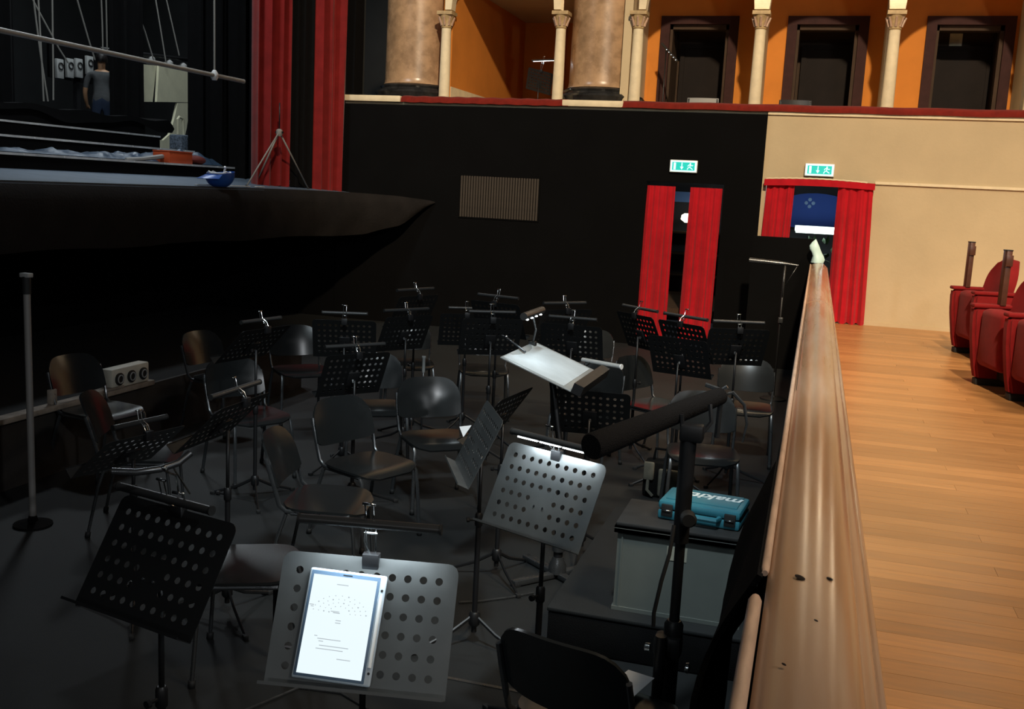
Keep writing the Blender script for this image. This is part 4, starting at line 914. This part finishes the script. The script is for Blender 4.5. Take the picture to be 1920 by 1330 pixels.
cu = bpy.data.curves.new('lettering', 'FONT'); cu.body = 'makita'; cu.size = .105; cu.extrude = .0008; cu.shear = .25; cu.align_x = 'CENTER'; cu.align_y = 'CENTER'; cu.offset = .0022
to = bpy.data.objects.new('lettering_text', cu); COL.objects.link(to); bpy.context.view_layer.update()
tm = bpy.data.meshes.new_from_object(to.evaluated_get(bpy.context.evaluated_depsgraph_get())); bpy.data.objects.remove(to)
tm.materials.clear(); tm.materials.append(mat('lettering_white', (.75, .82, .82), .5)); tm.name = 'lettering'
o = part('lettering', tm, 'white', case); o.location = (.035, .03, .0935); o.rotation_euler = (0, 0, PI)

# ------------------------------------------------------------------ boom with foam covered tube
BX, BYY = atY(1285, 900, 3.42).x, 3.42
ms = thing('boom_stand', 'heavy black stand carrying a long foam covered tube in the foreground', 'stand', (BX, BYY, 0))
org = Vector((BX, BYY, 0))
tl, trr = atY(1108, 838, 3.05) - org, atY(1352, 742, 3.72) - org
ft = MB(); ax = (trr - tl); n_seg = 10
ft.tube([tl, tl + ax * .01] + [tl + ax * (i / n_seg) for i in range(1, n_seg)] + [trr - ax * .01, trr], [.040, .044] + [.044 - .011 * i / n_seg for i in range(1, n_seg)] + [.032, .026], 20)
part('foam_tube', ft, 'foam', ms)
zt = atY(1288, 800, 3.42).z
part('upper_pole', MB().tube([(0, 0, .62), (0, 0, zt)], .018, 12), 'dark_metal', ms)
part('lower_pole', MB().tube([(0, 0, .06), (0, 0, .62)], .027, 14), 'dark_metal', ms)
part('collar', MB().lathe([(.030, .56), (.034, .57), (.034, .62), (.024, .635)], 16), 'dark_metal', ms)
z1 = atY(1308, 968, 3.42).z
part('thick_sleeve', MB().tube([(0, 0, z1 - .10), (0, 0, zt - .03)], .028, 14), 'dark_metal', ms)
part('knob', MB().lathe([(.014, 0), (.026, .006), (.028, .040), (.022, .048)], 18, T(.02, -.02, z1) @ rotm('Z', -.5) @ rotm('X', PI / 2) @ rotm('Y', .7)), 'rubber', ms)
sp = atY(1237, 1230, 3.35) - org
part('side_pole', MB().tube([(sp.x, sp.y, .04), (sp.x, sp.y, .60)], .020, 12), 'dark_metal', ms)
part('clamp', MB().rbox(min(sp.x, 0) - .03, .035, -.05, .03, .50, .585, .02), 'dark_metal', ms)
part('clamp_bolt', MB().lathe([(.008, 0), (.016, .004), (.016, .02), (.008, .024)], 10, T(sp.x - .035, -.05, .54) @ rotm('Y', -PI / 2)), 'chrome', ms)
part('wing_bolt', MB().lathe([(.006, 0), (.018, .004), (.020, .014), (.006, .02)], 10, T(.05, -.01, .47) @ rotm('Y', PI / 2)), 'chrome', ms)
cb = [atY(1264, 985, 3.36) - org, atY(1255, 1040, 3.33) - org, atY(1240, 1090, 3.31) - org, atY(1226, 1150, 3.31) - org, atY(1225, 1175, 3.31) - org]
part('cable', MB().tube(cb, .007, 8), 'rubber', ms)
part('top_bracket', MB().rbox(-.03, .05, -.03, .03, zt - .05, zt + .01, .01).tube([(.03, 0, zt - .04), (.07, .02, zt + .02), (.06, .03, zt + .08)], .008, 6).tube([(-.02, 0, zt - .03), (-.03, 0, zt + .04)], .008, 6), 'dark_metal', ms)
part('strap', MB().tube([trr, trr + Vector((.04, .02, .012)), trr + Vector((.085, .02, -.03)), trr + Vector((.10, .02, -.10)), trr + Vector((.09, .02, -.17))], [.006, .007, .006, .005, .004], 6), 'tube', ms)
part('clip', MB().tube([trr + Vector((-.06, 0, .035)), trr + Vector((0, 0, .02)), trr + Vector((.02, 0, .035))], .008, 6).tube([trr + Vector((.0, 0, -.02)), trr + Vector((-.004, .01, -.16))], .010, 8), 'tube', ms)
for k in range(3):
    a = .5 + k * 2 * PI / 3; part('leg', MB().tube([(0, 0, .10), (.24 * math.cos(a), .24 * math.sin(a), .014)], .012, 8), 'dark_metal', ms)

# ------------------------------------------------------------------ canvas bag on the pit floor
p = atz(1242, 930, 0)
bgt = thing('canvas_bag', 'grey brown canvas bag with pockets on the pit floor behind the podium', 'bag', (p.x, p.y, 0))
part('body', MB().rbox(-.14, .14, -.08, .08, 0, .26, .03), 'black_cloth', bgt)
part('front_pocket', MB().rbox(-.03, .125, -.10, -.07, .02, .22, .015), 'bag', bgt)
part('side_pocket', MB().rbox(-.135, -.06, -.105, -.07, .13, .26, .012), 'bag', bgt)
part('strap', MB().tube([(-.10, -.09, .14), (-.10, -.105, .06), (-.06, -.10, .02)], .012, 6), 'bag', bgt)
part('carry_loop', MB().tube([(-.08, 0, .25), (-.07, 0, .34), (.07, 0, .34), (.08, 0, .25)], .01, 6), 'black_cloth', bgt)

# ------------------------------------------------------------------ tablet on its stand
TB = S1M @ deskM(S1H) @ T(-.055, -.012, .011) @ rotm('Z', math.radians(-2.0))
tbo = thing('tablet', 'glowing tablet in a clear case on the perforated music stand', 'tablet'); tbo.matrix_world = TB
hw, hh = .101, .136
part('case', MB().rbox(-hw, hw, -hh, hh, -.009, .002, .006, 3), mat('clear_case', (.45, .52, .58), .3), tbo)
part('bezel', MB().rbox(-hw + .006, hw - .016, -hh + .006, hh - .006, .0, .004, .0018), mat('bezel_blue', (.10, .16, .24), .3), tbo)
sx0, sx1, sy0, sy1 = -hw + .013, hw - .023, -hh + .013, hh - .016
scr = part('screen', MB().box(sx0, sx1, sy0, sy1, .0035, .0046), emat('screen_glow', (.84, .96, 1.0), 1.0), tbo)
mk = MB(); cxm = (sx0 + sx1) / 2
def dot(x, y_, r): mk.lathe([(r, 0), (r, .0002)], 8, T(x, y_, .0047))
for ring, (rx, nn) in enumerate(((.070, 13), (.056, 12), (.042, 10), (.028, 7))):
    for k in range(nn):
        a = PI * (.02 + .96 * k / (nn - 1)); dot(cxm + rx * math.cos(a) * .98, .030 + rx * .62 * math.sin(a), .0013 + .0006 * ((k * 7 + ring) % 5 == 0))
for k, (xx, yy, ll) in enumerate(((cxm - .012, .033, .022), (cxm - .008, .030, .018), (cxm - .004, .100, .030), (cxm, .012, .014), (cxm, .006, .014), (cxm - .05, -.030, .008), (cxm - .015, -.036, .06), (cxm - .035, -.042, .012), (cxm + .0, -.052, .075), (cxm - .01, -.060, .07), (cxm + .03, -.080, .035), (sx0 + .008, .044, .012), (sx0 + .010, .040, .008))):
    mk.box(xx - ll / 2, xx + ll / 2, yy - .0009, yy + .0009, .0047, .0049)
part('screen_marks', mk, emat('marks_grey', (.50, .56, .60), .8), scr)['kind'] = 'stuff'
part('stylus', MB().tube([(hw - .008, -.09, .003), (hw - .008, .075, .003), (hw - .008, .09, .003)], [.0045, .0045, .0015], 10), 'white', tbo)
part('speaker_slot', MB().box(-.012, .012, hh - .012, hh - .010, .004, .0045), 'rubber', tbo)
for y_ in (.098, -.104): part('case_hole', MB().lathe([(.0035, 0), (.0035, .0005)], 8, T(hw - .008, y_, .0022)), 'rubber', tbo)
# white paper corner on the edge-on stand and papers at the back
p = atz(872, 802, .92)
tag(part('paper_corner', MB().add([(-.03, .0, 0), (.03, .01, .012), (.0, -.02, -.045), (-.03, .001, .001), (.03, .011, .013), (.0, -.019, -.044)], [(0, 1, 2), (3, 5, 4), (0, 3, 4, 1), (1, 4, 5, 2), (2, 5, 3, 0)]), 'paper'), 'white paper corner sticking out behind the edge-on stand', 'paper').location = p
# ------------------------------------------------------------------ left side: pole, beam, socket box
p = atz(62, 985, 0)
t = thing('metal_pole', 'tall grey metal pole standing in the dark at the far left', 'pole', p)
part('tube', MB().tube([(0, 0, .03), (0, 0, 1.40)], .020, 12), mat('dull_pole', (.26, .245, .23), .5, .2), t)
part('sleeve', MB().tube([(0, 0, 1.38), (0, 0, 1.48)], .024, 12), 'rubber', t)
part('cap', MB().rbox(-.03, .03, -.022, .022, 1.475, 1.50, .004), 'tip', t)
part('base', MB().lathe([(.11, 0), (.11, .012), (.03, .03), (.022, .06)], 20), 'foam', t)
bm_ = thing('dusty_beam', 'dusty wooden beam on a low dark panel under the stage', 'beam', (-4.92, 5, 0))
part('board', MB().rbox(-.05, .05, -2.0, 1.72, .455, .495, .008), 'beam', bm_)
part('panel', MB().box(-.03, .0, -2.0, 4.2, 0, .455), mat('dim_panel', (.022, .018, .015), .85, var=.3, vscale=4), bm_)
part('upright', MB().rbox(-.02, .02, .62, .68, .495, .60, .008), 'beam', bm_)
part('end_block', MB().rbox(-.05, .05, 1.0, 1.35, .495, .515, .005), 'beam', bm_)
sb = thing('socket_box', 'pale box with three round sockets on the dusty beam', 'socket box', (-4.93, 6.44, .498))
part('body', MB().rbox(-.05, .05, -.22, .22, 0, .15, .012), mat('socket_cream', (.60, .57, .48), .6, var=.1, vscale=12), sb)
for y_ in (-.14, 0, .14):
    s_ = part('socket', MB().lathe([(.045, 0), (.048, .012), (.036, .016)], 16, T(.05, y_, .07) @ rotm('Y', PI / 2)), 'rubber', sb)
    part('socket_rim', MB().tube([(.068, y_ + .03 * math.cos(a * PI / 8), .07 + .03 * math.sin(a * PI / 8)) for a in range(17)], .005, 6), 'tip', s_)
t = tag(part('jacket_cloth', curved_sheet(lambda u, v: (-.05 + .10 * u * (1 - .6 * v), .02 * math.sin(u * 6), -.34 * v), 8, 8, .012), 'black_cloth'), 'dark cloth hanging from the backless chair beside the tablet stand', 'cloth')
p = atz(532, 1050, .46); t.location = (p.x, p.y, .45)
# pole of a stand leaning behind the podium
p = atz(1176, 965, .21)
# black cables on the floor
for k, pts in enumerate((((690, 1330), (640, 1300), (560, 1290), (430, 1345)), ((860, 1130), (900, 1128), (960, 1120), (1000, 1112)))):
    q = [atz(a, b_, .006) for a, b_ in pts]
    tag(part('floor_cable', MB().tube(q, .006, 6), 'tube'), ['thin cable on the pit floor below the tablet stand', 'thin cable on the pit floor left of the podium'][k], 'cable')

# ================================================================== STALLS SEATS
def theatre_seat(x, y1, wd, label, post=False, both=False, rz=0.0, sc=1.2):
    # faces -X; local: +Y = front, width along local X
    R_ = rotm('Z', PI / 2 + rz); q_ = Vector((x, y1, AF)) - R_ @ Vector((wd / 2 - .05 * sc, .27 * sc, 0))
    t = thing('theatre_seat', label, 'seat', (q_.x, q_.y, AF), PI / 2 + rz, 'red theatre seats in the stalls')
    hwd = wd / 2 / sc; t.scale = (sc, sc, sc)
    def arm(sx, cx):
        pr2 = [(.27, .0), (.30, .12), (.335, .35), (.345, .52), (.335, .56), (-.18, .56), (-.18, .10), (-.10, .0)]
        m_ = Matrix(((0, 0, 1, cx - .05), (1, 0, 0, 0), (0, 1, 0, .04), (0, 0, 0, 1)))
        bm = bmesh.new(); n = len(pr2); a_ = [bm.verts.new((0 + cx - .05, y_, z + .04)) for y_, z in pr2]; b_ = [bm.verts.new((.10 + cx - .05, y_, z + .04)) for y_, z in pr2]
        bm.faces.new(a_); bm.faces.new(list(reversed(b_)))
        for i in range(n): bm.faces.new((a_[i], b_[i], b_[(i + 1) % n], a_[(i + 1) % n]))
        bmesh.ops.recalc_face_normals(bm, faces=bm.faces[:]); bmesh.ops.bevel(bm, geom=bm.edges[:], offset=.022, segments=3, affect='EDGES')
        ar = part('arm_panel', MB().bm(bm, True), 'velvet', t)
        part('foot', MB().rbox(cx - .04, cx + .04, -.12, .27, 0, .05, .008), 'rubber', ar)
        return ar
    sides = [1] + ([-1] if both else [])
    for s in (-1, 1):
        if s == -1 and not both: continue
        arm(s, s * (hwd - .05))
    # folded-up seat cushion
    part('folded_seat', MB().rbox(-hwd + .10, hwd - .10, .12, .30, .16, .60, .05, 3), 'velvet', t)
    part('under_frame', MB().box(-hwd + .10, hwd - .10, -.05, .12, .06, .22), 'rubber', t)
    def bk_(u, v):
        e = 2 * u - 1; hw_ = (hwd - .05) * (1 - .36 * max(0, v - .62) / .38 * max(0, v - .62) / .38)
        z = .34 + .56 * v * (1) - .02 * e * e * v
        return (e * hw_, .06 - .12 * v - .05 * (1 - e * e), z)
    part('backrest', curved_sheet(bk_, 14, 12, .08), 'velvet', t)
    part('arm_pad', MB().rbox(hwd - .10, hwd, -.16, .35, .595, .625, .012), 'velvet', t); 
    if both: part('arm_pad', MB().rbox(-hwd, -hwd + .10, -.16, .35, .595, .625, .012), 'velvet', t)
    if post:
        pp = part('arm_post', MB().rbox(-.035, .035, -.022, .022, 0, .42, .006), 'brass_post', t); pp.location = post
        part('post_bracket', MB().rbox(-.05, -.03, -.026, .026, .30, .385, .004), 'brass_post', pp); part('post_cap', MB().rbox(-.036, .036, -.024, .024, .415, .425, .003), 'dark_metal', pp)
    return t
theatre_seat(1.60, 12.35, .74, 'red theatre seat standing alone nearest the cream wall', post=(.235, .22, .62), both=True, rz=.23)
theatre_seat(1.52, 10.12, .74, 'red theatre seat in front of the lone one, with brown post', post=(.235, .14, .62), rz=.23)
theatre_seat(1.69, 9.40, .74, 'red theatre seat cut by the right edge of the picture', both=True, rz=.23)

# ================================================================== stands and lamps up in the boxes, added globe lights
def box_stand(px, Y_, rz, label, lamp_label, tilt, spin, lit, desk=True, L_=.42):
    c = atY(px[0], px[1], Y_); H = c.z - 2.72
    t = thing('music_stand', label, 'music stand', (c.x, c.y, 2.72), rz, 'music stands in the boxes')
    tripod_base(t, H)
    if desk:
        dk = cpart(('desk', 'shaded_desk'), 'desk', desk_mesh, 'shaded_desk', t); dk.matrix_local = deskM(H, tilt, spin)
        cpart(('lip', 'shaded_desk'), 'lip', None, 'shaded_desk', dk)
        lamp_on(T(c.x, c.y, 2.72) @ rotm('Z', rz), H, tilt, L_, lamp_label, lit, (.06, .16), 0, spin, .3)
    return t
box_stand((1010, 152), 15.5, math.radians(-18), 'perforated music stand in the corner box, seen over the red cushion', 'clip lamp with three lit white strips in the corner box', math.radians(12), math.radians(14), True)
A, B = atY(1241, 82, 15.6), atY(1269, 114, 15.3)
t = thing('box_lamp', 'slanting stand lamp with small pale dots before the first dark door', 'lamp', (B.x - .03, 15.45, 2.72))
o_ = Vector((B.x - .03, 15.45, 2.72))
part('lamp_bar', MB().tube([A - o_, B - o_], .020, 10), 'bar', t)
for k in range(5): part('led_dot', MB().lathe([(.006, -.004), (.011, 0), (.006, .004)], 8, T(*((A - o_).lerp(B - o_, .35 + .15 * k) + Vector((0, -.02, -.004))))), 'leddim', t)
mid = (A - o_).lerp(B - o_, .3)
part('pole', MB().tube([(mid.x, mid.y, 0.02), mid], .010, 8), 'dark_metal', t)
part('base', MB().lathe([(.14, 0), (.14, .015), (.03, .03), (.012, .05)], 18, T(mid.x, mid.y, 0)), 'dark_metal', t)
for cx, lb in ((-1.0, 'added globe light above the column between the first and second doors'), (.75, 'added globe light above the column between the second and third doors'), (2.5, 'added globe light above the column right of the third door')):
    t = thing('added_globe', lb, 'lamp', (cx, 14.62, 5.25), group='added globe lights above the view')  # unseen globes added to put a highlight on the handrail
    part('globe', MB().lathe([(.03, -.11), (.08, -.08), (.11, 0), (.08, .08), (.03, .11)], 16), emat('globe_glow', (1, .86, .66), 40.0), t)
    part('arm', MB().tube([(0, .0, -.11), (0, .08, -.16), (0, .16, -.12)], .012, 8), 'brass_post', t)
lamp('POINT', (-.6, 15.6, 2.3), 14, (.85, 1.0, .95), .12, name='corridor_fill_light')  # extra point light added to brighten the corridor, no fitting there

for (px, py, r_) in ((1500, 1083, .008), (1556, 1086, .005), (1530, 1165, .003), (1470, 1245, .003)):
    q = atz(px, py, 1.4); zk = 1.401 - .9 * (q.x - .06) ** 2
    k_ = part('knot', MB().lathe([(r_, 0), (r_ * .6, .0008)], 10), 'door', rl); k_.location = (q.x, q.y, zk); k_.scale = (1, 1.9, 1); k_.rotation_euler = (0, 0, .5)

# unlit tube lamp behind the conductor's desk and a thin capped pole
A, B = atz(1092, 675, 1.14), atz(1164, 688, 1.14); c = (A + B) / 2
t = thing('tube_lamp', 'unlit pale tube lamp lying just right of the white tilted desk', 'lamp', c)
part('lamp_bar', MB().tube([A - c, B - c], .014, 12), 'tip', t)
part('end_cap', MB().tube([B - c, (B - c) * 1.05], .016, 12), 'white', t)
e_ = cor[2].lerp(cor[1], .25) - c
part('arm', MB().tube([(A - c) * .5, e_.lerp((A - c) * .5, .4) + Vector((0, 0, -.02)), e_ + Vector((0, 0, -.012))], .005, 6), 'chrome', t)
part('clamp', MB().rbox(-.018, .018, -.018, .018, -.026, .010, .004, mtx=T(*e_)), 'dark_metal', t)
p = atz(795, 668, .72)
t = thing('thin_pole', 'thin pole with pale cap behind the chair with the bright highlight', 'pole', (p.x, p.y, 0))
part('tube', MB().tube([(0, 0, .02), (0, 0, .70)], .008, 8), 'tube', t)
part('cap', MB().lathe([(.010, .58), (.014, .60), (.014, .70), (.018, .705), (.018, .72)], 10), 'tip', t)
part('base', MB().lathe([(.12, 0), (.12, .012), (.02, .025)], 16), 'dark_metal', t)
